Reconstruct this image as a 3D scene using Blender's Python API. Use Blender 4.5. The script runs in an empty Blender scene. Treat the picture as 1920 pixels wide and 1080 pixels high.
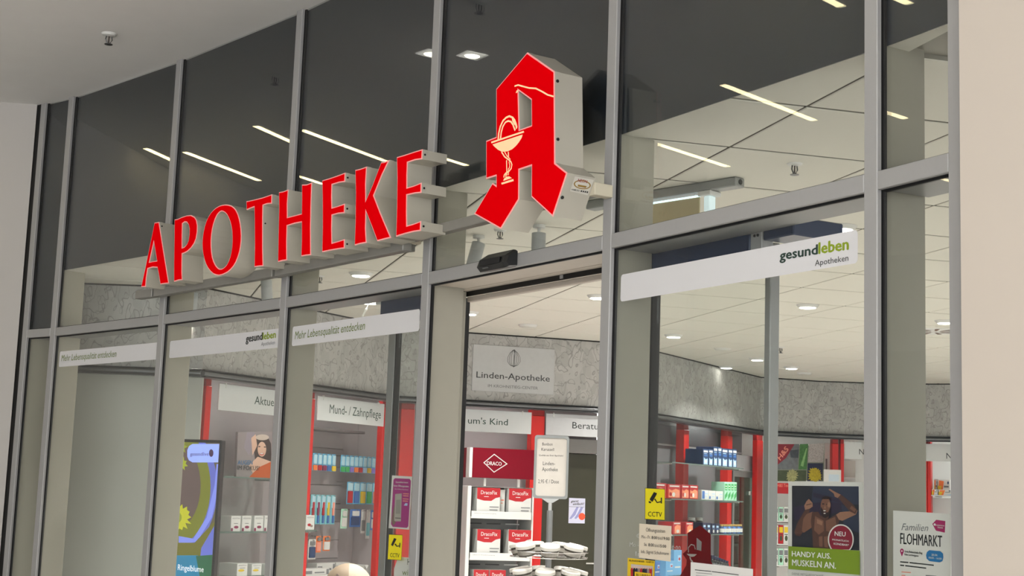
import bpy, bmesh, math, random
from mathutils import Vector, Matrix
from mathutils.geometry import tessellate_polygon
random.seed(7)
SC = bpy.context.scene
COL = SC.collection
# ------------------------------------------------------------------ camera (plain pinhole, 2x phone lens)
F, PX, PY, PIT, ROL, EYE = 2742.6, 960.0, 540.0, 0.1406, 0.03557, 1.55
cp, sp, cr, sr = math.cos(PIT), math.sin(PIT), math.cos(ROL), math.sin(ROL)
FW = Vector((0, cp, sp)); _up = Vector((0, -sp, cp)); _r = Vector((1, 0, 0))
RT = cr*_r + sr*_up; UP = -sr*_r + cr*_up
cam = bpy.data.cameras.new('camera'); cam_o = bpy.data.objects.new('camera', cam); COL.objects.link(cam_o)
cam.sensor_width = 36.0; cam.lens = F/1920*36.0; cam.clip_start = 0.05; cam.clip_end = 200
m = Matrix.Identity(4)
for i in range(3): m[i][0], m[i][1], m[i][2] = RT[i], UP[i], -FW[i]
m[2][3] = EYE; cam_o.matrix_world = m
SC.camera = cam_o
# ------------------------------------------------------------------ world, exposure
SC.view_settings.view_transform = 'Standard'; SC.view_settings.look = 'None'
SC.view_settings.exposure = 0.0; SC.view_settings.gamma = 1.0; SC.view_settings.use_curve_mapping = False
wd = bpy.data.worlds.new('mall_air'); SC.world = wd; wd.use_nodes = True
wd.node_tree.nodes['Background'].inputs[0].default_value = (0.985, 0.993, 1.0, 1)
wd.node_tree.nodes['Background'].inputs[1].default_value = 4.0
try:
    SC.cycles.use_denoising = True; SC.cycles.denoiser = 'OPENIMAGEDENOISE'
    SC.cycles.max_bounces = 5; SC.cycles.diffuse_bounces = 3; SC.cycles.glossy_bounces = 3; SC.cycles.use_light_tree = False; SC.cycles.use_adaptive_sampling = True; SC.cycles.adaptive_threshold = .03; SC.cycles.transparent_max_bounces = 24
    SC.cycles.sample_clamp_indirect = 4.0; SC.cycles.caustics_reflective = False; SC.cycles.caustics_refractive = False
except Exception: pass
STRIP_L, DOWN_W = 15.0, 19.0       # mall strip radiance, watts per shop downlight

def ray(x, y): return FW + (x-PX)/F*RT - (y-PY)/F*UP
def atz(x, y, z):
    r = ray(x, y); t = (z-EYE)/r.z; return (t*r.x, t*r.y)
class Pl:                                   # vertical plane: u along it, v into the shop, z up
    def __init__(s, A, B):
        s.A = Vector(A[:2]); s.d = Vector(B[:2])-s.A; s.len = s.d.length; s.d = s.d.normalized(); s.n = Vector((-s.d.y, s.d.x))
    def uz(s, x, y, v=0.0):
        r = ray(x, y); r2 = Vector((r.x, r.y)); t = (s.n.dot(s.A)+v)/s.n.dot(r2); P = r2*t - s.A
        return (P.dot(s.d), t*r.z+EYE)
    def w(s, u, v, z): q = s.A+s.d*u+s.n*v; return Vector((q.x, q.y, z))
    def mat(s, u=0, v=0, z=0):
        p = s.w(u, v, z)
        return Matrix(((s.d.x, s.n.x, 0, p.x), (s.d.y, s.n.y, 0, p.y), (0, 0, 1, p.z), (0, 0, 0, 1)))
def flat(yaw=0.0, o=(0, 0)):                # free frame at o turned by yaw
    return Pl(o, (o[0]+math.cos(yaw), o[1]+math.sin(yaw)))
def zm(ox, oy, s): return lambda x, y: (ox+x/s, oy+y/s)

# ------------------------------------------------------------------ materials
def lin(c): c /= 255.0; return c/12.92 if c <= .04045 else ((c+.055)/1.055)**2.4
def C3(r, g, b): return (lin(r), lin(g), lin(b), 1)
MATS = {}
def mat(name, rgb, rough=.5, metal=0.0, var=.05, scale=25, bump=0.0, emit=0.0, spec=.5, coat=0.0):
    if name in MATS: return MATS[name]
    m = bpy.data.materials.new(name); m.use_nodes = True; nt = m.node_tree; b = nt.nodes['Principled BSDF']
    c = C3(*rgb)
    tc = nt.nodes.new('ShaderNodeTexCoord'); nz = nt.nodes.new('ShaderNodeTexNoise'); nz.inputs['Scale'].default_value = scale; nz.inputs['Detail'].default_value = 3
    nt.links.new(tc.outputs['Object'], nz.inputs['Vector'])
    mx = nt.nodes.new('ShaderNodeMix'); mx.data_type = 'RGBA'
    mx.inputs[6].default_value = tuple(max(0, x*(1-var)) for x in c[:3])+(1,); mx.inputs[7].default_value = tuple(min(1, x*(1+var)) for x in c[:3])+(1,)
    nt.links.new(nz.outputs['Fac'], mx.inputs[0]); nt.links.new(mx.outputs[2], b.inputs['Base Color'])
    b.inputs['Roughness'].default_value = rough; b.inputs['Metallic'].default_value = metal
    b.inputs['Specular IOR Level'].default_value = spec; b.inputs['Coat Weight'].default_value = coat
    if bump:
        bp = nt.nodes.new('ShaderNodeBump'); bp.inputs['Strength'].default_value = bump; bp.inputs['Distance'].default_value = .002
        nt.links.new(nz.outputs['Fac'], bp.inputs['Height']); nt.links.new(bp.outputs[0], b.inputs['Normal'])
    if emit:
        nt.links.new(mx.outputs[2], b.inputs['Emission Color']); b.inputs['Emission Strength'].default_value = emit
    MATS[name] = m; return m
def glass(name, tint, ior=1.55, alpha=1.0):
    m = bpy.data.materials.new(name); m.use_nodes = True; nt = m.node_tree; nt.nodes.remove(nt.nodes['Principled BSDF'])
    out = nt.nodes['Material Output']; tr = nt.nodes.new('ShaderNodeBsdfTransparent'); tr.inputs[0].default_value = tint
    gl = nt.nodes.new('ShaderNodeBsdfGlossy'); gl.inputs['Roughness'].default_value = .004; gl.inputs[0].default_value = (1, 1, 1, 1)
    fr = nt.nodes.new('ShaderNodeFresnel'); fr.inputs[0].default_value = ior
    ge = nt.nodes.new('ShaderNodeNewGeometry'); io = nt.nodes.new('ShaderNodeMix'); io.inputs[2].default_value = ior; io.inputs[3].default_value = 1/ior
    nt.links.new(ge.outputs['Backfacing'], io.inputs[0]); nt.links.new(io.outputs[0], fr.inputs[0])   # leaving the pane: same reflectance as entering
    mx = nt.nodes.new('ShaderNodeMixShader'); nt.links.new(fr.outputs[0], mx.inputs[0]); nt.links.new(tr.outputs[0], mx.inputs[1]); nt.links.new(gl.outputs[0], mx.inputs[2])
    nt.links.new(mx.outputs[0], out.inputs[0]); MATS[name] = m; return m
def wallpaper(name, a, b_, line, sc=9.0):          # printed foliage: thin wandering outlines over two close greys
    m = bpy.data.materials.new(name); m.use_nodes = True; nt = m.node_tree; B = nt.nodes['Principled BSDF']; N = nt.nodes.new; L = nt.links.new
    tc = N('ShaderNodeTexCoord'); mp = N('ShaderNodeMapping'); mp.inputs['Rotation'].default_value = (0, .6, 0); mp.inputs['Scale'].default_value = (1.3, .05, .85); L(tc.outputs['Object'], mp.inputs[0])
    def lines(scale, mul, dist, wid):
        n = N('ShaderNodeTexNoise'); n.inputs['Scale'].default_value = scale; n.inputs['Detail'].default_value = .6; n.inputs['Distortion'].default_value = dist; L(mp.outputs[0], n.inputs['Vector'])
        k = N('ShaderNodeMath'); k.operation = 'MULTIPLY'; k.inputs[1].default_value = mul; L(n.outputs['Fac'], k.inputs[0])
        p = N('ShaderNodeMath'); p.operation = 'PINGPONG'; p.inputs[1].default_value = .5; L(k.outputs[0], p.inputs[0])
        r = N('ShaderNodeValToRGB'); r.color_ramp.elements[0].position = wid*.3; r.color_ramp.elements[1].position = wid; L(p.outputs[0], r.inputs[0]); return r, n
    r1, n1 = lines(sc, 4.5, .3, .09); r2, n2 = lines(sc*1.5, 3.0, .4, .05)
    v2 = N('ShaderNodeTexVoronoi'); v2.inputs['Scale'].default_value = sc*1.25; L(mp.outputs[0], v2.inputs['Vector']); sp_ = N('ShaderNodeSeparateColor'); L(v2.outputs['Color'], sp_.inputs[0])
    m1 = N('ShaderNodeMix'); m1.data_type = 'RGBA'; m1.inputs[6].default_value = C3(*a); m1.inputs[7].default_value = C3(*b_); L(sp_.outputs[0], m1.inputs[0])
    mn = N('ShaderNodeMath'); mn.operation = 'MINIMUM'; L(r1.outputs[0], mn.inputs[0]); L(r2.outputs[0], mn.inputs[1])
    m2 = N('ShaderNodeMix'); m2.data_type = 'RGBA'; m2.inputs[6].default_value = C3(*line); L(mn.outputs[0], m2.inputs[0]); L(m1.outputs[2], m2.inputs[7]); L(m2.outputs[2], B.inputs['Base Color'])
    B.inputs['Roughness'].default_value = .45; MATS[name] = m; return m

M_alu = mat('aluminium grey coat', (166, 165, 164), .4, .1, .03, 60)
M_post = mat('beige grey steel post', (158, 154, 141), .45, .0, .03, 20)
M_gask = mat('black rubber', (9, 10, 12), .5, 0, .1)
M_span = mat('anthracite spandrel', (27, 33, 43), .35, 0, .04, 3)
M_glass = glass('shop glass', (.945, .957, .946, 1), 1.38)
M_glass2 = glass('door glass', (.945, .958, .95, 1), 1.28)
M_shelfglass = glass('shelf glass', (.8, .9, .86, 1), 1.4)
M_plaster = mat('white plaster', (236, 234, 231), .9, 0, .03, 5, .15)
M_plwall = mat('white painted wall', (194, 190, 186), .9, 0, .02, 4, .1)
M_plwarm = mat('cream painted wall', (212, 201, 189), .85, 0, .02, 4, .1)
M_floor = mat('pale stone floor', (222, 219, 214), .3, 0, .06, 6)
M_tile = mat('mineral ceiling tile', (226, 223, 212), .95, 0, .03, 140, .2)
M_grid = mat('ceiling grid bar', (134, 130, 119), .6, 0, .03)
M_shadow = mat('dark joint', (24, 23, 22), .8)
M_wallp = wallpaper('leaf wallpaper', (170, 169, 166), (188, 187, 184), (148, 146, 143), 10.0)
M_corn = mat('grey metal cornice', (104, 106, 108), .3, .6, .04, 8)
M_red = mat('red lacquer', (206, 22, 16), .35, 0, .04, 10)
M_white = mat('white lacquer', (226, 226, 222), .4, 0, .02, 10)
M_signw = mat('white sign board', (232, 235, 235), .45, 0, .02, 8)
M_back = mat('taupe back panel', (160, 152, 153), .55, 0, .05, 6)
M_dark = mat('dark grey panel', (70, 68, 66), .5, 0, .05, 6)
M_closet = mat('pale closet door', (186, 187, 178), .45, 0, .02, 3)
M_txt = mat('dark print', (40, 44, 44), .6)
M_txtg = mat('dark green print', (45, 75, 66), .6)
M_olive = mat('olive print', (104, 122, 44), .6)
M_lime = mat('lime green print', (140, 160, 30), .6)
M_black = mat('black plastic', (22, 23, 26), .42, 0, .06)
M_paper = mat('white paper', (226, 224, 220), .7, 0, .015, 12)
M_strip = mat('white film', (222, 221, 223), .5, 0, .012, 6)
M_cream = mat('cream paper', (224, 211, 190), .7, 0, .02, 12)
M_sface = mat('red acrylic face', (172, 0, 5), .5, 0, .03, 4, 0, .95, .0)
M_srim = mat('pink white acrylic rim', (236, 160, 158), .5, 0, .02, 10, 0, .3, .05)
M_sside = mat('cream metal returns', (188, 183, 170), .42, .1, .03, 12)
M_emb = mat('cream emblem acrylic', (240, 205, 160), .5, 0, .02, 10, 0, .4, .05)
M_chrome = mat('chrome wire', (190, 190, 188), .18, 1, .03)
M_lamp = mat('lamp white glow', (255, 246, 226), .4, 0, 0, 5, 0, 14)
M_lampoff = mat('lamp off glass', (214, 212, 200), .3, 0, .02)

# ------------------------------------------------------------------ mesh builder and object helpers
TCACHE = {}
def text_geo(s, bold=0.0, shear=0.0):
    k = (s, bold, shear)
    if k not in TCACHE:
        c = bpy.data.curves.new('t', 'FONT'); c.body = s; c.size = 1; c.offset = bold; c.shear = shear; c.resolution_u = 2
        o = bpy.data.objects.new('t', c); COL.objects.link(o); dg = bpy.context.evaluated_depsgraph_get()
        me = bpy.data.meshes.new_from_object(o.evaluated_get(dg))
        TCACHE[k] = ([(v.co.x, v.co.y) for v in me.vertices], [tuple(p.vertices) for p in me.polygons])
        bpy.data.objects.remove(o); bpy.data.curves.remove(c); bpy.data.meshes.remove(me)
    return TCACHE[k]
class MB:
    def __init__(s): s.v, s.f, s.mi, s.cm = [], [], [], 0
    def quadmesh(s, vs, fs):
        o = len(s.v); s.v += vs; s.f += [tuple(o+i for i in f) for f in fs]; s.mi += [s.cm]*len(fs); return s
    def box(s, u0, u1, v0, v1, z0, z1):
        vs = [(u0,v0,z0),(u1,v0,z0),(u1,v1,z0),(u0,v1,z0),(u0,v0,z1),(u1,v0,z1),(u1,v1,z1),(u0,v1,z1)]
        return s.quadmesh(vs, [(0,3,2,1),(4,5,6,7),(0,1,5,4),(1,2,6,5),(2,3,7,6),(3,0,4,7)])
    def bbox(s, u0, u1, v0, v1, z0, z1, b=.004):       # box with chamfered vertical and top/bottom edges
        b = min(b, (u1-u0)*.45, (v1-v0)*.45, (z1-z0)*.45)
        def ring(i, z): return [(u0+i,v0+b+0*i,z),(u0+b,v0+i,z),(u1-b,v0+i,z),(u1-i,v0+b,z),(u1-i,v1-b,z),(u1-b,v1-i,z),(u0+b,v1-i,z),(u0+i,v1-b,z)]
        def inn(z): return [(u0+b,v0+b,z)]*2+[(u1-b,v0+b,z)]*2+[(u1-b,v1-b,z)]*2+[(u0+b,v1-b,z)]*2
        vs = [(u0+b,v0+b,z0),(u1-b,v0+b,z0),(u1-b,v1-b,z0),(u0+b,v1-b,z0)]+ring(0,z0+b)+ring(0,z1-b)+[(u0+b,v0+b,z1),(u1-b,v0+b,z1),(u1-b,v1-b,z1),(u0+b,v1-b,z1)]
        fs = [(3,2,1,0),(20,21,22,23)]
        for i in range(8): fs.append((4+i,4+(i+1)%8,12+(i+1)%8,12+i))
        for k in range(4):
            a, c = 4+((2*k+1)%8), 4+((2*k+2)%8); fs.append((k,(k+1)%4,c,a)); fs.append((k,4+(2*k+1)%8,4+(2*k)%8))
            a, c = a+8, c+8; fs.append((20+k,a,c,20+(k+1)%4)); fs.append((20+k,12+2*k,12+(2*k+1)%8))
        return s.quadmesh(vs, fs)
    def prism(s, outer, v0, v1, holes=()):               # polygon in (u,z), optional holes, thick from v0 (front) to v1
        loops = [list(outer)]+[list(h) for h in holes]; flatp = [p for l in loops for p in l]; n = len(flatp)
        tris = tessellate_polygon([[Vector((p[0], p[1], 0)) for p in l] for l in loops])
        vs = [(p[0], v0, p[1]) for p in flatp]+[(p[0], v1, p[1]) for p in flatp]; fs = []
        for t in tris:
            a, b, c = (flatp[i] for i in t)
            cw = (b[0]-a[0])*(c[1]-a[1])-(b[1]-a[1])*(c[0]-a[0])
            t = t if cw > 0 else (t[0], t[2], t[1])
            fs.append(tuple(t)); fs.append((t[0]+n, t[2]+n, t[1]+n))
        o = 0
        for li, l in enumerate(loops):
            k = len(l); ar = sum(l[i][0]*l[(i+1)%k][1]-l[(i+1)%k][0]*l[i][1] for i in range(k))
            fwd = (ar > 0) == (li == 0)
            for i in range(k):
                a, b = o+i, o+(i+1)%k
                fs.append((b, a, a+n, b+n) if fwd else (a, b, b+n, a+n))
            o += k
        return s.quadmesh(vs, fs)
    def ribbon(s, path, w, v0, v1):                      # thick stroke along (u,z) path
        n = len(path); L, R = [], []
        for i, p in enumerate(path):
            a, b = path[max(0, i-1)], path[min(n-1, i+1)]; dx, dz = b[0]-a[0], b[1]-a[1]; l = math.hypot(dx, dz) or 1
            L.append((p[0]-dz/l*w/2, p[1]+dx/l*w/2)); R.append((p[0]+dz/l*w/2, p[1]-dx/l*w/2))
        return s.prism(R+L[::-1], v0, v1)
    def disc(s, u, z, ru, rz, v0, v1, seg=24): return s.prism([(u+ru*math.cos(2*math.pi*i/seg), z+rz*math.sin(2*math.pi*i/seg)) for i in range(seg)], v0, v1)
    def rrect(s, u0, u1, z0, z1, r, v0, v1, holes=()): return s.prism(rr(u0, u1, z0, z1, r), v0, v1, holes)
    def tube(s, pts, r, seg=8, closed=False, r2=None):
        pts = [Vector(p) for p in pts]; n = len(pts); o = []; vs = []
        for i, p in enumerate(pts):
            a = pts[(i-1) % n] if (closed or i > 0) else p; b = pts[(i+1) % n] if (closed or i < n-1) else p
            t = (b-a).normalized(); h = Vector((0, 0, 1)) if abs(t.z) < .9 else Vector((1, 0, 0)); x = t.cross(h).normalized(); y = x.cross(t)
            rad = r if r2 is None else r+(r2-r)*i/max(1, n-1)
            vs += [tuple(p+x*rad*math.cos(2*math.pi*k/seg)+y*rad*math.sin(2*math.pi*k/seg)) for k in range(seg)]
        fs = []
        for i in range(n if closed else n-1):
            for k in range(seg):
                a, b = i*seg+k, i*seg+(k+1) % seg; c, d = ((i+1) % n)*seg+(k+1) % seg, ((i+1) % n)*seg+k; fs.append((a, d, c, b))
        if not closed: fs += [tuple(range(seg)), tuple(range((n-1)*seg+seg-1, (n-1)*seg-1, -1))]
        return s.quadmesh(vs, fs)
    def lathe(s, prof, c=(0, 0, 0), seg=20):             # prof: list of (r,z); closes ends on axis
        vs, fs = [], []
        for r, z in prof: vs += [(c[0]+r*math.cos(2*math.pi*k/seg), c[1]+r*math.sin(2*math.pi*k/seg), c[2]+z) for k in range(seg)]
        for i in range(len(prof)-1):
            for k in range(seg): fs.append((i*seg+k, i*seg+(k+1) % seg, (i+1)*seg+(k+1) % seg, (i+1)*seg+k))
        fs += [tuple(range(seg-1, -1, -1)), tuple(range((len(prof)-1)*seg, len(prof)*seg))]
        return s.quadmesh(vs, fs)
    def text(s, t, u0, u1, zb, zt, v, bold=0.0, shear=0.0, rise=0.0, th=.0006):  # fit text: width u0..u1, caps zb..zt
        vs, fs = text_geo(t, 0.0, shear)
        if not vs: return s
        if bold > .006:                                    # heavier weight: overlaid shifted copies
            for q, (du, dz) in enumerate(((-.6, 0), (.6, 0), (0, -.35), (0, .35))):
                hh = (zt-zb)*bold*1.6; s.text(t, u0+du*hh, u1+du*hh, zb+dz*hh, zt+dz*hh, v+.00005*(q+1), 0, shear, rise)
        x0, x1 = min(a for a, b in vs), max(a for a, b in vs); k = (u1-u0)/(x1-x0); h = (zt-zb)/.70
        return s.quadmesh([(u0+(a-x0)*k, v, zb+b*h+rise*(a-x0)/(x1-x0)) for a, b in vs], [tuple(f) for f in fs])
    def textpx(s, t, pl, v, p0, p1, ytop, bold=0.0, shear=0.0):                  # baseline from pixel p0 to p1, cap top at ytop over p0
        a, b, c = pl.uz(*p0, v), pl.uz(*p1, v), pl.uz(p0[0], ytop, v)
        return s.text(t, a[0], b[0], a[1], c[1], v, bold, shear, b[1]-a[1])
def rr(u0, u1, z0, z1, r, k=4):
    r = min(r, (u1-u0)/2, (z1-z0)/2); P = []
    for cx, cz, a in ((u1-r, z0+r, -90), (u1-r, z1-r, 0), (u0+r, z1-r, 90), (u0+r, z0+r, 180)):
        for i in range(k+1): t = math.radians(a+90*i/k); P.append((cx+r*math.cos(t), cz+r*math.sin(t)))
    return P
def inset(poly, d):                                       # shrink (d>0) a polygon of either winding
    n = len(poly); ar = sum(poly[i][0]*poly[(i+1)%n][1]-poly[(i+1)%n][0]*poly[i][1] for i in range(n)); sg = 1 if ar > 0 else -1; out = []
    for i in range(n):
        a, b, c = poly[i-1], poly[i], poly[(i+1) % n]
        e1 = Vector((b[0]-a[0], b[1]-a[1])).normalized(); e2 = Vector((c[0]-b[0], c[1]-b[1])).normalized()
        n1 = Vector((-e1.y, e1.x))*sg; n2 = Vector((-e2.y, e2.x))*sg; h = (n1+n2)
        h = n1 if h.length < 1e-4 else h.normalized(); k = d/max(.35, h.dot(n1)); out.append((b[0]+h.x*k, b[1]+h.y*k))
    return out
def tag(o, label=None, cat=None, group=None, kind=None):
    if label: o['label'] = label
    if cat: o['category'] = cat
    if group: o['group'] = group
    if kind: o['kind'] = kind
    return o
class Thing:
    def __init__(s, name, label, cat, pl, base=(0, 0, 0), group=None, kind=None):
        s.o = bpy.data.objects.new(name, None); COL.objects.link(s.o); s.o.empty_display_size = .05
        s.pl, s.base = pl, base; s.o.matrix_world = pl.mat(*base); tag(s.o, label, cat, group, kind)
    def part(s, name, mb, mats, parent=None, smooth=False, label=None, kind=None):
        o = mesh_obj(name, mb, mats, s.base, smooth); o.parent = parent or s.o
        tag(o, label, None, None, kind); return o
def mesh_obj(name, mb, mats, base=(0, 0, 0), smooth=False):
    me = bpy.data.meshes.new(name); b = base
    me.from_pydata([(x-b[0], y-b[1], z-b[2]) for x, y, z in mb.v], [], mb.f)
    for mm in (mats if isinstance(mats, (list, tuple)) else [mats]): me.materials.append(mm)
    if max(mb.mi, default=0): me.polygons.foreach_set('material_index', mb.mi)
    if smooth: me.polygons.foreach_set('use_smooth', [True]*len(me.polygons)); 
    me.update(); o = bpy.data.objects.new(name, me); COL.objects.link(o)
    if smooth:
        try: me.set_sharp_from_angle(angle=math.radians(35))
        except Exception: pass
    return o
def solo(name, mb, mats, label, cat, pl, base=(0, 0, 0), group=None, kind=None, smooth=False):
    o = mesh_obj(name, mb, mats, base, smooth); o.matrix_world = pl.mat(*base); return tag(o, label, cat, group, kind)
def copy_tree(t, pl, base, label, group=None):            # copy of a Thing with all its parts
    r = t.o.copy(); COL.objects.link(r); r.matrix_world = pl.mat(*base); r['label'] = label
    if group: r['group'] = group
    for ch in list(t.o.children):
        c = ch.copy(); COL.objects.link(c); c.parent = r
        for g in ch.children: d = g.copy(); COL.objects.link(d); d.parent = c
    return r
ORD = ['first', 'second', 'third', 'fourth', 'fifth', 'sixth', 'seventh', 'eighth', 'ninth', 'tenth', 'eleventh', 'twelfth', 'thirteenth', 'fourteenth', 'fifteenth', 'sixteenth']

# ------------------------------------------------------------------ plan of the place
CC = [(-3.0074, 9.0677), (-2.7756, 8.8802), (-1.9071, 7.9835), (-1.0956, 7.0413), (-.3519, 6.0623), (.3381, 5.0137), (.9874, 3.9156), (1.1338, 3.6336)]
ZT, ZB, ZC, ZI = 2.463, 2.412, 3.9165, 2.829      # transom top/bottom, mall ceiling, shop ceiling
MW = .0505                                        # width of the facade profiles
BAY = [Pl(CC[k], CC[k+1]) for k in range(7)]
W0, c1, c2, c3, c4, c5, c6, c7, c8 = (-2.8086, 9.4836), (-2.0014, 9.4854), (-.8749, 11.4567), (.9247, 11.99), (2.5511, 14.796), (3.19, 15.02), (3.64, 15.02), (4.2, 14.93), (5.6, 14.25)
S2, S3, S5, S6, S7, S8, S9, S10 = Pl(W0, c1), Pl(c1, c2), Pl(c2, c3), Pl(c3, c4), Pl(c4, c5), Pl(c5, c6), Pl(c6, c7), Pl(c7, c8)
G0 = flat(0)
ZW, ZCO = 2.285, 2.235                            # wallpaper bottom, cornice bottom

# ------------------------------------------------------------------ large structure
solo('floor', MB().box(-9, 7.5, -4.5, 17, -.1, 0), M_floor, 'pale stone floor running from the mall into the shop', 'floor', G0, kind='structure')
solo('ceiling', MB().box(-9, 7.5, -4.5, 17, ZC, ZC+.15), M_plaster, 'smooth white plaster ceiling of the mall passage', 'ceiling', G0, kind='structure')
wl = Pl((-3.075, 9.12), (-9, 9.12-.16*5.9))
wlp = Pl((-9, 9.12-.16*5.93), (-3.078, 9.118))
solo('wall_left', MB().box(0, wlp.len, 0, .25, 0, ZC), M_plwall, 'plain white mall wall left of the shopfront', 'wall', wlp, kind='structure')
WR = Pl(BAY[6].w(BAY[6].len+.022, 0, 0), BAY[6].w(BAY[6].len+1, 0, 0))
solo('wall_right', MB().box(0, 6.5, -.03, .3, 0, ZC), M_plwarm, 'cream painted wall right of the shopfront', 'wall', WR, kind='structure')
wo = Pl((-8.4, -4.3), (-8.4, 8.4))
T = Thing('wall_opposite', 'far wall of the mall passage with blue grey shopfront opposite', 'wall', wo, kind='structure')
T.part('wall_face', MB().box(0, 12.7, 0, .2, 0, ZC), mat('dim shopfront wall', (150, 152, 158), .8))
T.part('shopfront_band', MB().box(2, 12, -.02, -.002, .1, 3.0), mat('blue grey shopfront', (84, 98, 118), .3))
# shop shell behind the shelves
def shell(name, pl, u0, u1, v, label, m=M_back, z1=ZI):
    return solo(name, MB().box(u0, u1, v, v+.06, 0, z1), m, label, 'wall', pl, kind='structure')
shell('wall_shop_left', S3, -.1, S3.len+.1, .42, 'taupe back wall behind the toothbrush shelves')
shell('wall_shop_back', S5, -.45, S5.len-.05, .42, 'taupe back wall behind the counter display')
shell('wall_shop_right', S6, .45, S6.len+.02, .20, 'grey back wall behind the glass shelves right of the door', mat('cool grey panel', (122, 122, 127), .5))
shell('wall_shop_far', S7, -.3, S7.len+.2, .42, 'white back wall behind the tea display', M_white)
shell('wall_shop_end', S8, -.1, S8.len+2.2, .42, 'white back wall at the far right of the shop', M_white)
shell('wall_shop_side', Pl((5.5, 14.9), (5.5, 1.2)), 0, 13, .0, 'right side wall of the shop', M_white)
# wall close behind the narrow first bay
LB = Pl(BAY[0].w(-.06, .24, 0), BAY[0].w(1, .24, 0))
solo('wall_niche', MB().box(-.32, .2, 0, .05, 0, ZI), mat('beige niche wall', (176, 172, 158), .7), 'plain beige wall close behind the narrow left bay', 'wall', LB, kind='structure')
lw = Pl(W0, LB.w(.02, 0.02, 0))

# bulkheads with wallpaper, black top joint and round cornice
def bulkhead(i, pl, u0, u1, label, lbl2):
    T = Thing('wall_bulkhead_%d' % i, label, 'wall', pl, (u0, 0, ZCO), kind='structure')
    T.part('wallpaper', MB().box(u0, u1, 0, .05, ZW-.03, ZI), M_wallp)
    T.part('shadow_joint', MB().box(u0, u1, -.006, .05, ZI-.014, ZI-.001), M_shadow)
    b = MB(); n = 10; r = (ZW-ZCO)/2; zc = (ZW+ZCO)/2
    prof = [(-.005+-r*1.3*math.sin(math.pi*k/n), zc+r*math.cos(math.pi*k/n)) for k in range(n+1)]+[(.05, ZCO), (.05, ZW)]
    k = len(prof); vs = [(u0, v, z) for v, z in prof]+[(u1, v, z) for v, z in prof]
    b.quadmesh(vs, [(j, (j+1) % k, k+(j+1) % k, k+j) for j in range(k)]+[tuple(range(k-1, -1, -1)), tuple(range(k, 2*k))])
    T.part('cornice', b, M_corn, smooth=True)
    for zz in (ZW-.004, ZCO+.002): T.part('ridge', MB().bbox(u0, u1, -.04, -.001, zz, zz+.006, .002), mat('dark cornice ridge', (62, 63, 65), .35, .4))
    T.part('soffit', MB().box(u0, u1, .051, .44, ZCO+.048, ZCO+.056), M_dark)
bulkhead(1, S2, -.32, S2.len+.01, 'grey leaf wallpaper fascia above the pale closet', '')
bulkhead(2, S3, -.0, S3.len, 'grey leaf wallpaper fascia above the toothbrush shelves', '')
bulkhead(3, S5, 0, S5.len, 'grey leaf wallpaper fascia carrying the pharmacy name plate', '')
bulkhead(4, S6, 0, S6.len, 'long grey leaf wallpaper fascia receding right of the door', '')
bulkhead(5, S7, 0, S7.len+.005, 'grey leaf wallpaper fascia above the tea display', '')
bulkhead(6, S8, 0, S8.len+.005, 'short grey leaf wallpaper fascia above the twin red posts', '')
bulkhead(7, S9, 0, S9.len+.01, 'grey leaf wallpaper fascia partly hidden by the right mullion', '')
bulkhead(8, S10, 0, S10.len, 'grey leaf wallpaper fascia seen through the narrow right bay', '')

# suspended ceiling: plate, grid bars, tiles
shop_poly = [BAY[k].w(0 if k else -.05, .032, 0) for k in range(7)]+[BAY[6].w(BAY[6].len, .032, 0), WR.w(5, .32, 0), Vector((5.6, 14.2, 0)), Vector((4.3, 15.5, 0)), Vector((2.5, 15.4, 0)), Vector((.6, 12.4, 0)), Vector((-1.2, 11.9, 0)), Vector((-2.4, 9.9, 0)), Vector((-3.1, 9.6, 0))]
T = Thing('ceiling_shop', 'suspended ceiling of cream square tiles inside the shop', 'ceiling', G0, (0, 0, ZI), kind='structure')
pts = [(p.x, p.y) for p in shop_poly]
n = len(pts); b = MB(); tr = tessellate_polygon([[Vector((x, y, 0)) for x, y in pts]])
b.quadmesh([(x, y, ZI+.012) for x, y in pts]+[(x, y, ZI+.04) for x, y in pts], [tuple(t) for t in tr]+[tuple(i+n for i in t) for t in tr]+[(i, (i+1) % n, n+(i+1) % n, n+i) for i in range(n)])
T.part('ceiling_grid', b, M_grid)
nA, nB = Vector((.9641, .2656)), Vector((-.2656, .9641)); A0, B0, TS = 2.722, 9.008, .603
def inside(x, y):
    c = False
    for i in range(n):
        (x1, y1), (x2, y2) = pts[i], pts[i-1]
        if (y1 > y) != (y2 > y) and x < (x2-x1)*(y-y1)/(y2-y1)+x1: c = not c
    return c
def clip(poly, A, nn):                       # keep side where nn.(p-A)>=0
    out = []
    for i in range(len(poly)):
        p, q = poly[i], poly[(i+1) % len(poly)]; a, c = nn.dot(p-A), nn.dot(q-A)
        if a >= 0: out.append(p)
        if (a >= 0) != (c >= 0): out.append(p+(q-p)*(a/(a-c)))
    return out
full = None; ntile = 0
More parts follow.
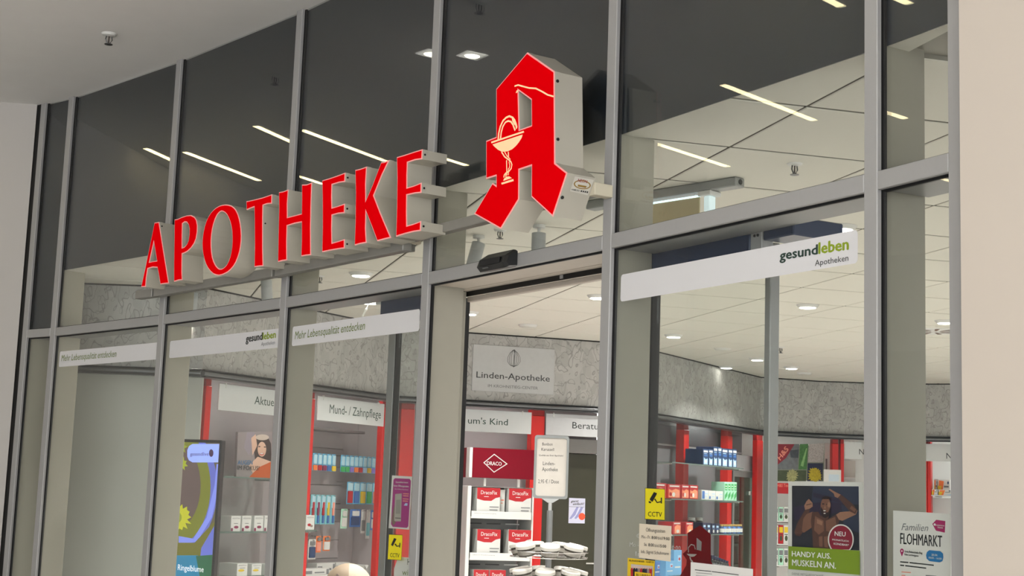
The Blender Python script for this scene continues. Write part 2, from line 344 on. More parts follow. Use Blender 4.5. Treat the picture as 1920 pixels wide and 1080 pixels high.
for i in range(-14, 10):
    for j in range(-14, 14):
        a0, b0 = A0+i*TS, B0+j*TS; g, h = .0045, .010
        cs = [nA*(a0+p)+nB*(b0+q) for p, q in ((g, h), (TS-g, h), (TS-g, TS-h), (g, TS-h))]
        ctr = (cs[0]+cs[2])/2
        ang = ctr.x/max(.1, ctr.y)
        if ctr.y < 2 or ang < -.42 or ang > .38: continue
        if not any(inside(c.x, c.y) for c in cs+[ctr]): continue
        # nearest facade bay
        best = None
        for k in range(7):
            u = (ctr-BAY[k].A).dot(BAY[k].d)
            if (u > -.02 or k == 0) and (u < BAY[k].len+.02 or k == 6): best = BAY[k]; break
        poly = cs
        if best is not None: poly = clip(cs, best.A+best.n*.036, best.n)
        if len(poly) < 3 or ntile > 290: continue
        ctr2 = sum(poly, Vector((0, 0)))/len(poly)
        if len(poly) == 4 and poly == cs and full is not None:
            o = full.copy(); COL.objects.link(o)
        else:
            bb = MB(); loc = [((p-ctr2).x, (p-ctr2).y) for p in poly]; k = len(loc); c_ = .004
            inn = inset(loc, c_) if k >= 3 else loc
            bb.quadmesh([(x, y, .012) for x, y in loc]+[(x, y, -.001) for x, y in loc]+[(x, y, -.004) for x, y in inn],
                        [(q, (q+1) % k, k+(q+1) % k, k+q) for q in range(k)]+[(k+q, k+(q+1) % k, 2*k+(q+1) % k, 2*k+q) for q in range(k)]+[tuple(range(2*k, 3*k))[::-1], tuple(range(k))])
            bb.mi = [1]*k+[0]*(k+2); o = mesh_obj('ceiling_tile', bb, [M_tile, M_grid])
            if len(poly) == 4 and poly == cs: full = o
        o.name = 'ceiling_tile'; o.parent = T.o; o.location = (ctr2.x, ctr2.y, 0); ntile += 1

# ------------------------------------------------------------------ shopfront: mullions (trim), windows, door
for i in range(8):
    pl = Pl(BAY[max(0, i-1)].A, BAY[max(0, i-1)].w(1, 0, 0)) if i else BAY[0]
    pl = Pl(CC[i], (CC[i][0]+pl.d.x, CC[i][1]+pl.d.y))
    T = Thing('trim_%d' % (i+1), ('%s grey aluminium mullion of the shopfront counted from the left' % ORD[i]), 'mullion', pl, kind='structure')
    T.part('cover_cap', MB().bbox(-MW, 0, 0, .018, 0, ZC, .002), M_alu)
    T.part('gasket', MB().box(-MW-.011, .011, .0185, .0265, 0, ZC-.001), M_gask)
    T.part('inner_post', MB().bbox(-MW, 0, .027, .186, 0, ZC-.002, .003), M_post)
# dark joint left and right of the facade
solo('trim_9', MB().box(-.1, -MW-.002, .004, .12, 0, ZC-.001), M_shadow, 'dark joint between left wall and shopfront', 'joint', BAY[0], kind='structure')
solo('trim_10', MB().bbox(.003, .018, .006, .1, 0, ZC-.001, .002), M_alu, 'slim grey edge profile between last mullion and cream wall', 'trim', Pl(CC[7], BAY[6].w(9, 0, 0)), kind='structure')
side_words = ['narrow first', 'second', 'third', 'fourth', 'fifth, the doorway', 'sixth', 'narrow last']
ZD = 2.822
for k in range(7):
    pl = BAY[k]; u1 = pl.len-MW
    T = Thing('window_%d' % (k+1), '%s glazed bay of the shopfront counted from the left' % side_words[k], 'window', pl, kind='structure')
    g = .0005
    T.part('transom', MB().bbox(g, u1-g, 0, .018, ZB, ZT, .002), M_alu)
    T.part('transom_gasket', MB().box(.003, u1-.003, .0185, .0265, ZB-.007, ZT+.006), M_gask)
    T.part('inner_rail', MB().bbox(.001, u1-.001, .027, .186, ZB, ZT, .003), mat('grey inner rail', (128, 128, 127), .4) if k != 4 else mat('warm beige header', (178, 168, 156), .5))
    T.part('pane', MB().box(.004, u1-.004, .019, .027, ZT+.006, ZC-.003), M_glass)
    if k != 4: T.part('pane', MB().box(.004, u1-.004, .019, .027, .06, ZB-.007), M_glass)
    if k != 4: T.part('sill', MB().bbox(.001, u1-.001, 0, .186, .001, .06, .003), M_alu)
    T.part('spandrel_panel', MB().box(.002, u1-.002, .030, .034, ZD if k else ZT+.008, ZC-.004), M_span)

# ------------------------------------------------------------------ sliding door, operator, header in the doorway
DV = .282
pl = BAY[5]
def leaf(name, pl, ua, ub, label, blackleft):
    T = Thing(name, label, 'sliding door', pl, (ua, DV, .01), kind='structure'); w = .03
    wl = w if blackleft else .058
    for a, c in ((ua, ua+wl), (ub-w, ub)):
        st = T.part('stile', MB().bbox(a, c, DV, DV+.04, .01, 2.40, .003), (M_gask if (blackleft and a == ua) else mat('grey door stile', (150, 150, 148), .4, .1)))
    T.part('top_rail', MB().bbox(ua+wl+.0085, ub-w, DV+.002, DV+.038, 2.34, 2.40, .003), MATS['grey door stile'])
    T.part('bottom_rail', MB().bbox(ua+wl+.0085, ub-w, DV+.002, DV+.038, .01, .10, .003), MATS['grey door stile'])
    T.part('pane', MB().box(ua+wl+.0085, ub-w, DV+.016, DV+.024, .10, 2.34), M_glass2)
    a = ua-.008 if blackleft else ub
    T.part('edge_brush', MB().box(a, a+.008, DV-.004, DV+.044, .01, 2.40), M_gask)
    if not blackleft: T.part('edge_brush', MB().box(ua+wl, ua+wl+.008, DV+.002, DV+.03, .01, 2.40), M_gask)
    return T
leaf('door_1', BAY[3], BAY[3].uz(716, 900, DV)[0], BAY[3].uz(876, 700, DV+.044)[0]-.008, 'left leaf of the sliding door, parked open behind the fourth bay', False)
leaf('door_2', BAY[5], BAY[5].uz(1206, 800, DV)[0]+.008, BAY[5].uz(1460, 800, DV+.04)[0], 'right leaf of the sliding door, parked open behind the sixth bay', True)
T = Thing('door_3', 'beige header and jambs framing the open doorway', 'door frame', BAY[4], (0, .187, 0), kind='structure')
u1 = BAY[4].len-MW
T.part('jamb', MB().bbox(-.10, -.066, .188, .232, 0, ZB, .003), M_post)
T.part('header_soffit', MB().bbox(-.066, u1-.002, .188, .238, ZB-.001, ZT, .003), mat('warm beige header', (178, 168, 156), .5))
T.part('track_slot', MB().box(-.09, u1+.05, .2385, .248, ZB-.020, ZT), M_gask)
T.part('header_cover', MB().bbox(-.09, u1+.05, .2485, .275, ZB-.042, ZB-.0205, .003), MATS['warm beige header'])
T.part('slot_clip', MB().box(.62, .64, .235, .2384, ZB-.016, ZB-.002), M_alu)
M_op = mat('dark blue operator cover', (38, 54, 84), .25, .1)  # dark cover, with its blue reflection put into the base colour
T = Thing('door_operator', 'dark blue operator box above the parked right door leaf', 'door operator', BAY[5], (-.14, .20, 2.41))
T.part('cover', MB().bbox(-.145, .515, .19, .24, 2.31, 2.44, .004), M_op)
T.part('end_block', MB().bbox(.58, .725, .19, .40, 2.385, 2.445, .004), M_op)
T.part('end_plate', MB().bbox(.518, .575, .19, .24, 2.34, 2.425, .003), M_alu)
for a in (.542, .558): T.part('screw', MB().tube([(a, .1895, 2.405), (a, .186, 2.405)], .005, 8), M_black)
T = Thing('door_operator', 'dark operator box above the parked left door leaf', 'door operator', BAY[3], (.525, .2, 2.40))
T.part('cover', MB().bbox(.56, 1.145, .19, .24, 2.31, 2.44, .004), M_op)
T.part('guide', MB().bbox(.50, .558, .20, .23, 2.405, 2.42, .003), M_white)
# motion sensor on the door transom
pl = BAY[4]; a, _ = pl.uz(916, 500, -.03); c, _ = pl.uz(972, 470, -.03)
T = Thing('motion_sensor', 'black wedge shaped motion sensor on the transom over the doorway', 'sensor', pl, (.575, 0, 2.44))
b = MB(); uL, uR = .468, .672
sec = [(-.001, 2.412), (-.045, 2.405), (-.062, 2.422), (-.05, 2.452), (-.012, 2.478), (-.001, 2.478)]
vs = []
for u, s_ in ((uL, .8), (uL+.012, 1), (uR-.012, 1), (uR, .8)): vs += [(u, v*s_, 2.442+(z-2.442)*s_) for v, z in sec]
k = 6; b.quadmesh(vs, [(q*k+i, q*k+(i+1) % k, (q+1)*k+(i+1) % k, (q+1)*k+i) for q in range(3) for i in range(k)]+[tuple(range(k-1, -1, -1)), tuple(range(3*k, 4*k))])
T.part('housing', b, M_black)
T.part('lens_window', MB().prism([(uL+.03, 2.424), (uR-.03, 2.424), (uR-.03, 2.446), (uL+.03, 2.446)], -.0625, -.050), mat('smoked lens', (14, 15, 18), .08))
T.part('logo_print', MB().prism([(uL+.05, 2.413), (uL+.085, 2.413), (uL+.085, 2.418), (uL+.05, 2.418)], -.0615, -.0545), mat('sensor grey mark', (78, 78, 80), .6))

# ------------------------------------------------------------------ illuminated letters
VF, VB = -.20, -.078
zA, zO, zH, zK = zm(250, 390, 6.75), zm(370, 340, 5.681), zm(505, 320, 5.681), zm(650, 270, 5.4)
LET = [
 ('A', 1, zA, [(98,1002),(150,765),(200,520),(268,185),(325,175),(380,520),(450,955),(400,960),(342,968),(325,860),(305,757),(245,752),(183,770),(165,880),(155,1000)], [[(260,430),(298,665),(250,672),(205,682)]]),
 ('P', 2, zA, [(522,145),(560,138),(620,112),(680,92),(730,88),(775,110),(800,150),(812,220),(810,300),(795,390),(770,450),(730,510),(680,555),(640,575),(618,582),(616,700),(615,800),(620,912),(570,918),(515,935),(515,700),(520,400)], [[(622,200),(650,180),(680,185),(700,215),(712,270),(710,340),(700,410),(680,455),(650,490),(618,502),(618,350)]]),
 ('O', 2, zO, [(315,243),(380,262),(425,320),(455,420),(470,540),(468,660),(445,780),(400,890),(340,960),(270,998),(220,1008),(160,985),(100,910),(65,800),(52,690),(58,580),(85,450),(130,350),(190,285),(250,252)], [[(265,318),(310,345),(345,410),(370,510),(375,620),(368,730),(345,830),(305,905),(250,937),(205,910),(165,830),(148,720),(148,600),(165,480),(200,375),(235,330)]]),
 ('T', 2, zO, [(522,212),(600,195),(700,170),(795,137),(793,238),(740,243),(700,258),(697,400),(697,700),(702,905),(655,908),(608,915),(612,700),(610,400),(607,275),(570,288),(525,307)], []),
 ('H', 3, zH, [(102,228),(150,220),(203,200),(192,350),(193,495),(270,475),(345,455),(348,300),(347,147),(400,145),(453,125),(445,350),(440,600),(442,900),(395,905),(340,915),(345,750),(345,550),(270,565),(190,590),(185,750),(187,955),(140,962),(92,975),(97,700),(105,400)], []),
 ('E', 3, zH, [(563,103),(640,80),(730,50),(808,20),(805,120),(740,130),(668,152),(665,270),(668,393),(730,375),(803,350),(800,452),(730,460),(668,478),(665,600),(668,768),(730,750),(800,728),(800,828),(730,838),(650,852),(562,870),(568,600),(567,300)], []),
 ('K', 3, zK, [(87,262),(140,250),(203,228),(193,400),(195,570),(260,420),(350,185),(390,178),(433,160),(360,310),(275,520),(340,690),(450,950),(400,962),(310,985),(260,850),(195,680),(192,850),(200,1002),(140,1012),(80,1028),(88,800),(92,500)], []),
 ('E', 3, zK, [(507,132),(590,108),(680,78),(768,52),(762,155),(690,165),(617,190),(612,320),(612,440),(680,420),(757,390),(755,495),(690,502),(610,520),(608,680),(610,825),(680,805),(752,778),(748,880),(680,890),(590,912),(500,940),(508,650),(512,350)], [])]
def smooth_loop(P, it=1):
    for _ in range(it):
        n = len(P); Q = []
        for i in range(n): a, b = P[i], P[(i+1) % n]; Q += [(a[0]*.75+b[0]*.25, a[1]*.75+b[1]*.25), (a[0]*.25+b[0]*.75, a[1]*.25+b[1]*.75)]
        P = Q
    return P
def lit_sign(T, outer, holes, rim, vf=VF, vb=VB):
    lip = .024
    T.part('housing', MB().prism(inset(outer, .0012), vf+lip, vb, [inset(h, -.0012) for h in holes]), M_sside)
    T.part('front_lip', MB().prism(outer, vf+.002, vf+lip, holes), M_sside)
    T.part('rim', MB().prism(inset(outer, .0004), vf, vf+.002, [inset(h, -.0004) for h in holes]), M_srim)
    return T.part('face', MB().prism(inset(outer, rim), vf-.002, vf, [inset(h, -rim) for h in holes]), M_sface)
names = ['A standing first', 'P standing second', 'O standing third', 'T standing fourth', 'H standing fifth', 'E standing sixth, before the K', 'K standing seventh', 'E standing last, beside the big symbol']
for i, (ch, k, z, outer, holes) in enumerate(LET):
    pl = BAY[k]; P = [pl.uz(*z(*p), VF) for p in outer]; Hs = [[pl.uz(*z(*p), VF) for p in h] for h in holes]
    if ch == 'O': P = smooth_loop(P); Hs = [smooth_loop(h) for h in Hs]
    base = (sum(p[0] for p in P)/len(P), VB, min(p[1] for p in P))
    T = Thing('sign_letter', 'red illuminated letter %s in the pharmacy sign' % names[i], 'sign letter', pl, base, 'red letters of the pharmacy sign')
    lit_sign(T, P, Hs, .0055)
    ur = max(p[0] for p in P); zs = sorted(p[1] for p in P)
    if ch == 'E':
        for q in (3, 10, 17):
            a, c = P[q], P[q+1]; um = (a[0]+c[0])/2; zz = (a[1]+c[1])/2
            T.part('screw', MB().tube([(um+.002, VF+.013, zz), (um-.004, VF+.013, zz)], .0045, 8), M_black)
    elif ch in 'AT':
        q = {'A': 4, 'T': 7}[ch]; a = P[q]; c = P[q+1]; t = .15
        um, zz = a[0]+(c[0]-a[0])*t, a[1]+(c[1]-a[1])*t
        T.part('screw', MB().tube([(um+.003, VF+.013, zz), (um-.003, VF+.013, zz)], .004, 8), M_black)
# rails the letters sit on
M_rail = mat('grey mounting rail', (150, 148, 142), .4, .3)
for k, ua, ub in ((1, 1.06, 1.235), (2, .012, 1.225), (3, .012, 1.14)):
    pl = BAY[k]
    T = Thing('mounting_rail', 'slim grey rail behind the red letters on the %s bay' % ORD[k], 'rail', pl, (ua, -.076, 2.585))
    T.part('rail', MB().bbox(ua, ub, -.076, -.03, 2.555, 2.60, .003), M_rail)
    for q in (ua+.02, ub-.05): T.part('stand_off', MB().box(q, q+.03, -.03, -.0005, 2.562, 2.592), M_rail)
# ------------------------------------------------------------------ pharmacy A symbol
pl = BAY[4]
OUT = [(988.9,98),(1039.6,133.3),(1040.7,305.2),(1063.7,323.7),(1036.5,406.5),(996.3,369.4),(996.7,311.1),(973.5,318.9),(973,373.7),(938.9,429.6),(888.9,401.5),(923.9,342.6),(930.4,347.2),(930.4,330),(911.5,336.1),(911.5,263.9),(930.4,256.5),(930.4,167)]
HOL = [(972,170.2),(996.3,187.8),(996.7,234.6),(974,243)]
P = [pl.uz(*p, VF) for p in OUT]; H_ = [pl.uz(*p, VF) for p in HOL]
base = (sum(p[0] for p in P)/len(P), VB, min(p[1] for p in P))
T = Thing('pharmacy_symbol', 'large red gothic A pharmacy sign with cream chalice and serpent above the doorway', 'sign', pl, base)
face = lit_sign(T, P, [H_], .006)
ze = zm(905, 200, 6.75); V2 = VF-.002
def E(*pts): return [pl.uz(*ze(*p), VF) for p in pts]
b = MB(); v0, v1 = V2-.0012, V2
b.prism(E((133,480),(512,355),(500,395),(470,445),(430,495),(380,540),(320,568),(250,572),(200,545),(160,510)), v0, v1)
b.prism(E((115,445),(525,308),(531,328),(120,465)), v0, v1)
sc_ = 1/6.75/ (2742.6/6.2)   # approx metres per zoom pixel on the sign
b.prism(E((270,940),(280,912),(310,887),(345,884),(377,905)), v0, v1)
b.prism(E((245,965),(393,918),(400,942),(250,987)), v0, v1)
b.ribbon(E((310,680),(312,790),(314,872)), 13*sc_, v0, v1); b.ribbon(E((332,575),(334,640)), 14*sc_, v0, v1); b.ribbon(E((335,780),(333,868)), 10*sc_, v0, v1)
T.part('chalice', b, M_emb, parent=face)
b = MB()
b.ribbon(E((203,418),(210,340),(230,255),(265,180),(305,140),(345,122),(385,138),(412,172),(428,215),(440,268)), 22*sc_, v0, v1)
b.ribbon(E((233,408),(242,330),(262,255),(295,200),(330,182),(365,192),(392,230),(405,268),(418,302)), 19*sc_, v0, v1)
b.prism(E((380,150),(415,170),(442,230),(442,275),(430,285),(425,245),(405,225),(385,190)), v0-.0003, v1)
b.ribbon(E((247,575),(285,635),(335,672),(365,700),(378,735),(368,785),(340,820),(300,842),(280,868),(275,898)), 15*sc_, v0, v1)
b.ribbon(E((285,573),(315,625),(355,665),(350,700)), 10*sc_, v0, v1); b.ribbon(E((340,700),(350,740),(343,785)), 9*sc_, v0, v1); b.ribbon(E((302,845),(300,890)), 10*sc_, v0, v1)
zs5 = zm(880, 80, 5.4)
def E5(*pts): return [pl.uz(*zs5(*p), VF) for p in pts]
b.ribbon(E5((465,442),(500,430),(545,443),(610,460),(680,465),(740,495),(800,530),(858,546)), 14*sc_*1.2, v0, v1)
b.prism(E5((478,512),(486,485),(505,483),(492,505)), v0, v1)
T.part('serpent', b, M_emb, parent=face)
for (x, y, q) in ((1045.5, 150.5, 1), (1046, 260, 1), (1054, 369, 3)):
    a, c = P[q], P[q+1]; uu, zz = pl.uz(x-4.5, y, VF); t = (zz-a[1])/(c[1]-a[1]); um = a[0]+(c[0]-a[0])*t
    T.part('screw', MB().tube([(um-.004, VF+.012, zz), (um+.003, VF+.012, zz)], .006, 10), M_black)
# maker's sticker on the slanted side of the right foot
a, c = Vector((P[3][0], P[3][1])), Vector((P[4][0], P[4][1])); e = (c-a); L_ = e.length; e.normalize(); no = Vector((-e.y, e.x)); no = no if no.x > 0 else -no
def SK(s, v, o=.0012): q = a+e*s+no*o; return (q.x, v, q.y)
b = MB(); b.quadmesh([SK(.008, VF+.034), SK(.008, VB-.006), SK(.066, VB-.010), SK(.062, VF+.034)], [(0, 1, 2, 3)])
st = T.part('maker_sticker', b, mat('sticker white', (206, 202, 192), .5), label='small white maker sticker with an oval logo')
b = MB(); cs, cv = .032, (VF+.036+VB-.008)/2
for r0, ci in ((1.0, 0),):
    ring = [(cs+.016*math.sin(t), cv+.036*math.cos(t)) for t in [2*math.pi*i/24 for i in range(24)]]; r2 = [(cs+.0125*math.sin(t), cv+.031*math.cos(t)) for t in [2*math.pi*i/24 for i in range(24)]]
    b.quadmesh([SK(s, v, .0016) for s, v in ring+r2], [(i, (i+1) % 24, 24+(i+1) % 24, 24+i) for i in range(24)])
b.quadmesh([SK(s, v, .0018) for s, v in ((.034, cv-.018), (.034, cv+.02), (.041, cv+.018), (.041, cv-.016))], [(0, 1, 2, 3)])
T.part('sticker_ring', b, mat('ochre print', (150, 118, 52), .5), parent=st)
b = MB(); vs, fs = text_geo('NEON', .01); x0, x1 = min(p[0] for p in vs), max(p[0] for p in vs)
b.quadmesh([SK(.024-y*.016, cv-.024+(x-x0)/(x1-x0)*.04, .0019) for x, y in vs], fs)
T.part('sticker_word', b, mat('wine red print', (140, 30, 50), .5), parent=st)
b = MB(); vs, fs = text_geo('HAMBURG', .01); x0, x1 = min(p[0] for p in vs), max(p[0] for p in vs)
b.quadmesh([SK(.058-y*.009, VF+.038+(x-x0)/(x1-x0)*.034, .0017) for x, y in vs], fs)
for q in range(4): b.quadmesh([SK(s, v, .0017) for s, v in ((.052, VF+.077+q*.0085), (.052, VF+.083+q*.0085), (.058, VF+.083+q*.0085), (.058, VF+.077+q*.0085))], [(0, 1, 2, 3)])
T.part('sticker_line', b, M_txt, parent=st)
T = Thing('mounting_rail', 'grey square bar carrying the big pharmacy symbol between two mullions', 'rail', pl, (0, -.075, 2.59))
T.part('bar', MB().bbox(-.07, pl.len-.035, -.077, -.035, 2.592, 2.632, .003), M_rail)
T.part('end_cap', MB().bbox(pl.len-.035, pl.len+.005, -.079, -.0005, 2.590, 2.634, .002), mat('cream end cap', (205, 197, 176), .5))
T.part('end_cap', MB().bbox(-.095, -.07, -.079, -.0005, 2.590, 2.634, .002), MATS['cream end cap'])
T.part('bolt', MB().tube([(pl.len-.09, -.077, 2.612), (pl.len-.09, -.083, 2.612)], .008, 10), M_black)

# ------------------------------------------------------------------ mall ceiling fittings
M_str = mat('strip diffuser', (255, 238, 188), .4, 0, 0, 5, 0, STRIP_L)
def strip(p, q, label):
    pl = Pl(p, q)
    T = Thing('strip_light', label, 'lamp', pl, (0, 0, ZC), 'slim strip lights in the mall ceiling')
    T.part('housing', MB().bbox(-.012, pl.len+.012, -.036, .036, ZC-.004, ZC-.0003, .001), M_white)
    T.part('diffuser', MB().box(0, pl.len, -.02, .02, ZC-.008, ZC-.0045), M_str)
dv = Vector((-.967, -.25))*.97
SL = [((-4.1, 8.83), 'strip light mirrored in the second and third bays, nearest the left wall'), ((-3.36, 8.06), 'strip light mirrored above the letters T to E'), ((-3.74, 6.74), 'strip light mirrored low in the sixth bay beside the inner post'), ((-2.73, 5.80), 'strip light mirrored high in the sixth bay and in the narrow last bay'), ((-.74, 5.06), 'strip light mirrored at the very top of the sixth bay')]
rest = [(-1.9, 3.4), (-.2, 2.3), (-3.9, 4.3), (-2.9, 1.6), (.6, .6), (-1.2, -.4), (-5.4, 5.9), (-5.2, 2.9), (-4.5, -.2), (1.9, -1.2), (-.2, -2.2), (-3.2, -2.4), (1.7, 1.6)]
for p, l in SL: strip(p, (p[0]+dv.x, p[1]+dv.y), l)
for p in rest: strip(p, (p[0]+dv.x, p[1]+dv.y), 'slim strip light in the mall ceiling out of the picture behind the viewer')
T = Thing('square_downlight', 'square recessed downlight with round lens mirrored beside the big symbol', 'lamp', flat(.6, (-1.87, 6.66)), (0, 0, ZC))
T.part('frame', MB().bbox(-.06, .06, -.06, .06, ZC-.006, ZC-.0003, .003), mat('lit white frame', (240, 238, 228), .4, 0, 0, 5, 0, 3))
T.part('lens', MB().lathe([(.0, -.014), (.028, -.012), (.036, -.0065)], (0, 0, ZC), 20), mat('downlight lens', (255, 246, 225), .4, 0, 0, 5, 0, 30), smooth=True)
def sprinkler(p, z, label, s=1.0):
    T = Thing('sprinkler', label, 'sprinkler', flat(.5, p), (0, 0, z))
    T.part('rosette', MB().lathe([(.012*s, -.014*s), (.03*s, -.010*s), (.036*s, -.002*s), (.036*s, -.0004)], (0, 0, z), 18), M_white, smooth=True)
    T.part('frame', MB().tube([(-.012*s, 0, z-.013*s), (-.015*s, 0, z-.03*s), (-.006*s, 0, z-.047*s), (.006*s, 0, z-.047*s), (.015*s, 0, z-.03*s), (.012*s, 0, z-.013*s)], .0032*s, 6), mat('dull chrome', (92, 92, 92), .35, .8))
    T.part('bulb', MB().tube([(0, 0, z-.014*s), (0, 0, z-.045*s)], .0035*s, 6), mat('dark bulb', (60, 50, 46), .3))
    T.part('deflector', MB().lathe([(.006*s, -.055*s), (.019*s, -.053*s), (.019*s, -.051*s), (.006*s, -.049*s)], (0, 0, z), 14), MATS['dull chrome'])
sprinkler(atz(205, 63, ZC), ZC, 'chrome sprinkler in the white mall ceiling at upper left', 1.15)
sprinkler((-1.09, 6.26), ZC, 'chrome sprinkler in the mall ceiling faintly mirrored above the big symbol', 1.15)
# ------------------------------------------------------------------ shop ceiling fittings
sprinkler(atz(1490, 305, ZI), ZI, 'sprinkler on the tiled shop ceiling behind the sixth bay', .9)
sprinkler(atz(600, 516, ZI), ZI, 'sprinkler on the tiled shop ceiling behind the fourth bay', .9)
sprinkler(atz(938, 430, ZI), ZI, 'sprinkler on the tiled shop ceiling just below the big symbol', .9)
sprinkler(atz(1464, 650, ZI), ZI, 'small far sprinkler on the shop ceiling beside the door stile', 1.0)
M_dl = mat('downlight glow', (255, 250, 240), .4, 0, 0, 5, 0, 18)
def downlight(p, label, on=True, w=DOWN_W, r=.072):
    T = Thing('downlight', label, 'lamp', flat(.3, p), (0, 0, ZI), 'round downlights in the shop ceiling')
    T.part('ring', MB().lathe([(r*.72, -.022), (r*.8, -.024), (r, -.008), (r*1.02, -.0045)], (0, 0, ZI), 22), M_white, smooth=True)
    T.part('lens', MB().lathe([(.001, -.0265), (r*.69, -.0255), (r*.7, -.0235)], (0, 0, ZI), 22), M_dl if on else M_lampoff, smooth=True)
    if on:
        l = bpy.data.lights.new('downlight_lamp', 'AREA'); l.shape = 'DISK'; l.size = r*1.2; l.energy = w; l.color = (1, .975, .93); l.spread = math.radians(125)
        lo = bpy.data.objects.new('downlight_lamp', l); COL.objects.link(lo); lo.parent = T.o; lo.location = (0, 0, -.034)
DL = [((1263,627),1,'lit round downlight above the receding wall, near its left end'),((990,608),0,'unlit round downlight above the pharmacy name plate'),((1122,553),1,'lit round downlight at the right edge of the doorway'),((1355,652),0,'unlit round downlight in the middle of the sixth bay'),((1420,671),1,'round downlight just left of the door stile'),((1362,686),1,'small lit downlight touching the receding wall'),((1484,687),1,'bright downlight right of the door stile'),((1508,698),0,'unlit downlight right of the bright one, above the tea display'),((1773,600),1,'lit downlight in the narrow last bay')]
for (x, y), on, l in DL: downlight(atz(x, y, ZI), l, bool(on), 0.05 if 'touching' in l else DOWN_W)
for i, p in enumerate([(-.9, 8.6), (-.3, 10.3), (.7, 7.4), (.0, 8.3), (1.9, 9.3), (1.5, 6.6), (2.3, 5.2), (3.2, 12.6), (3.6, 7.4), (3.0, 11.2), (4.2, 13.2), (4.4, 9.8)]):  # extra downlights out of sight, put in to brighten the shop
    downlight(p, 'extra round downlight in the shop ceiling, unseen, added for its light')
T = Thing('ceiling_vent', 'round slotted air outlet in the ceiling of the narrow last bay', 'vent', flat(.26, atz(1752, 620, ZI)), (0, 0, ZI))
T.part('plate', MB().lathe([(.001, -.008), (.19, -.008), (.2, -.0045)], (0, 0, ZI), 28), M_white)
for q in range(9):
    t = 2*math.pi*q/9; T.part('slot', MB().quadmesh([(.05*math.cos(t), .05*math.sin(t), ZI-.0095), (.17*math.cos(t), .17*math.sin(t), ZI-.0095), (.17*math.cos(t+.2), .17*math.sin(t+.2), ZI-.0095), (.05*math.cos(t+.3), .05*math.sin(t+.3), ZI-.0095)], [(3, 2, 1, 0)]), mat('brown slot', (110, 86, 74), .7))
def spot(px, label, on, drop=.17, tilt=(.25, -.1), w=8, body=(188, 192, 194)):
    p = atz(px[0], px[1], ZI)
    T = Thing('ceiling_spot', label, 'lamp', flat(.26, p), (0, 0, ZI), 'white cylinder spots under the shop ceiling')
    T.part('base', MB().lathe([(.028, -.02), (.03, -.018), (.03, -.0045)], (0, 0, ZI), 14), M_white)
    T.part('stem', MB().tube([(0, 0, ZI-.02), (0, 0, ZI-.05)], .008, 8), M_white)
    q = Vector((tilt[0]*drop, tilt[1]*drop, -drop))
    a = Vector((0, 0, ZI-.045)); T.part('barrel', MB().tube([a, a+q], .034, 16), mat('spot barrel %d' % body[0], body, .4), smooth=True)
    if on:
        T.part('lens', MB().tube([a+q*1.005, a+q*1.03], .028, 14), M_dl)
        l = bpy.data.lights.new('spot_lamp', 'SPOT'); l.energy = w*1.2; l.spot_size = 1.4; l.spot_blend = .6; l.color = (1, .94, .84); l.shadow_soft_size = .03
        lo = bpy.data.objects.new('spot_lamp', l); COL.objects.link(lo); lo.parent = T.o; lo.location = a+q*1.06-Vector((0, 0, ZI)); lo.rotation_euler = q.to_track_quat('-Z', 'Y').to_euler()
spot((898, 440), 'pale cylinder spot left of the motion sensor', False, .16, (-.25, -.1), body=(160, 164, 164))
spot((1011, 420), 'pale cylinder spot right of the motion sensor', False, .15, (0, 0), body=(160, 164, 168))
spot((368, 538), 'lit cylinder spot below the letter P', True, .16, (-.15, -.1))
spot((500, 512), 'lit cylinder spot below the letter T', True, .16, (.1, -.05))
spot((497, 522), 'second cylinder spot close beside the lit one below the letter T', False, .15, (.1, .1)) if False else None
# bright disc lamp with curved cable behind the fourth bay
p = atz(694, 560, ZI)
T = Thing('disc_lamp', 'small bright disc lamp with curved cord seen above the white strip of the fourth bay', 'lamp', flat(.3, p), (0, 0, ZI))
T.part('disc', MB().lathe([(.001, -.035), (.07, -.033), (.075, -.022), (.03, -.0045)], (0, 0, ZI), 20), mat('disc glow', (255, 250, 235), .4, 0, 0, 5, 0, 9), smooth=True)
T.part('cord', MB().tube([(-.01, -.02, ZI-.03), (-.03, -.03, ZI-.08), (-.055, -.04, ZI-.13), (-.06, -.04, ZI-.19)], .009, 6), M_white)
# ceiling bar with spot and edge lit panel behind the sixth bay
p0, p1 = atz(1222, 358, ZI), atz(1388, 331, ZI)
bl = Pl(p0, p1)
T = Thing('ceiling_bar', 'grey light bar under the ceiling behind the sixth bay', 'lamp', bl, (0, 0, ZI-.045))
T.part('bar', MB().bbox(-.35, bl.len, -.03, .03, ZI-.042, ZI-.0045, .004), mat('grey bar', (150, 152, 150), .4, .2))
T.part('end_hole', MB().tube([(bl.len, 0, ZI-.022), (bl.len+.003, 0, ZI-.022)], .011, 10), M_black)
uu = bl.uz(1328, 362)[0]
T.part('clamp', MB().bbox(uu-.03, uu+.04, -.035, .035, ZI-.062, ZI-.0425, .004), M_white)
br = T.part('arm', MB().bbox(uu-.008, uu+.024, -.02, .02, ZI-.125, ZI-.0625, .004), mat('white glow arm', (225, 245, 248), .4, 0, 0, 5, 0, .5))
q0, q1 = bl.uz(1221, 381)[0], bl.uz(1312, 379)[0]
T = Thing('edge_lit_panel', 'small glass panel with glowing edge hanging under the grey light bar', 'lamp', bl, (q0, 0, ZI-.14))
T.part('panel', MB().box(q0, q1, -.003, .003, ZI-.16, ZI-.058), mat('warm frosted panel', (205, 190, 150), .5))
T.part('top_edge', MB().box(q0, q1, -.005, .005, ZI-.058, ZI-.05), mat('cyan white edge', (215, 240, 245), .4, 0, 0, 5, 0, 1.4))
T.part('side_edge', MB().box(q0-.008, q0, -.006, .006, ZI-.16, ZI-.05), MATS['cyan white edge'])
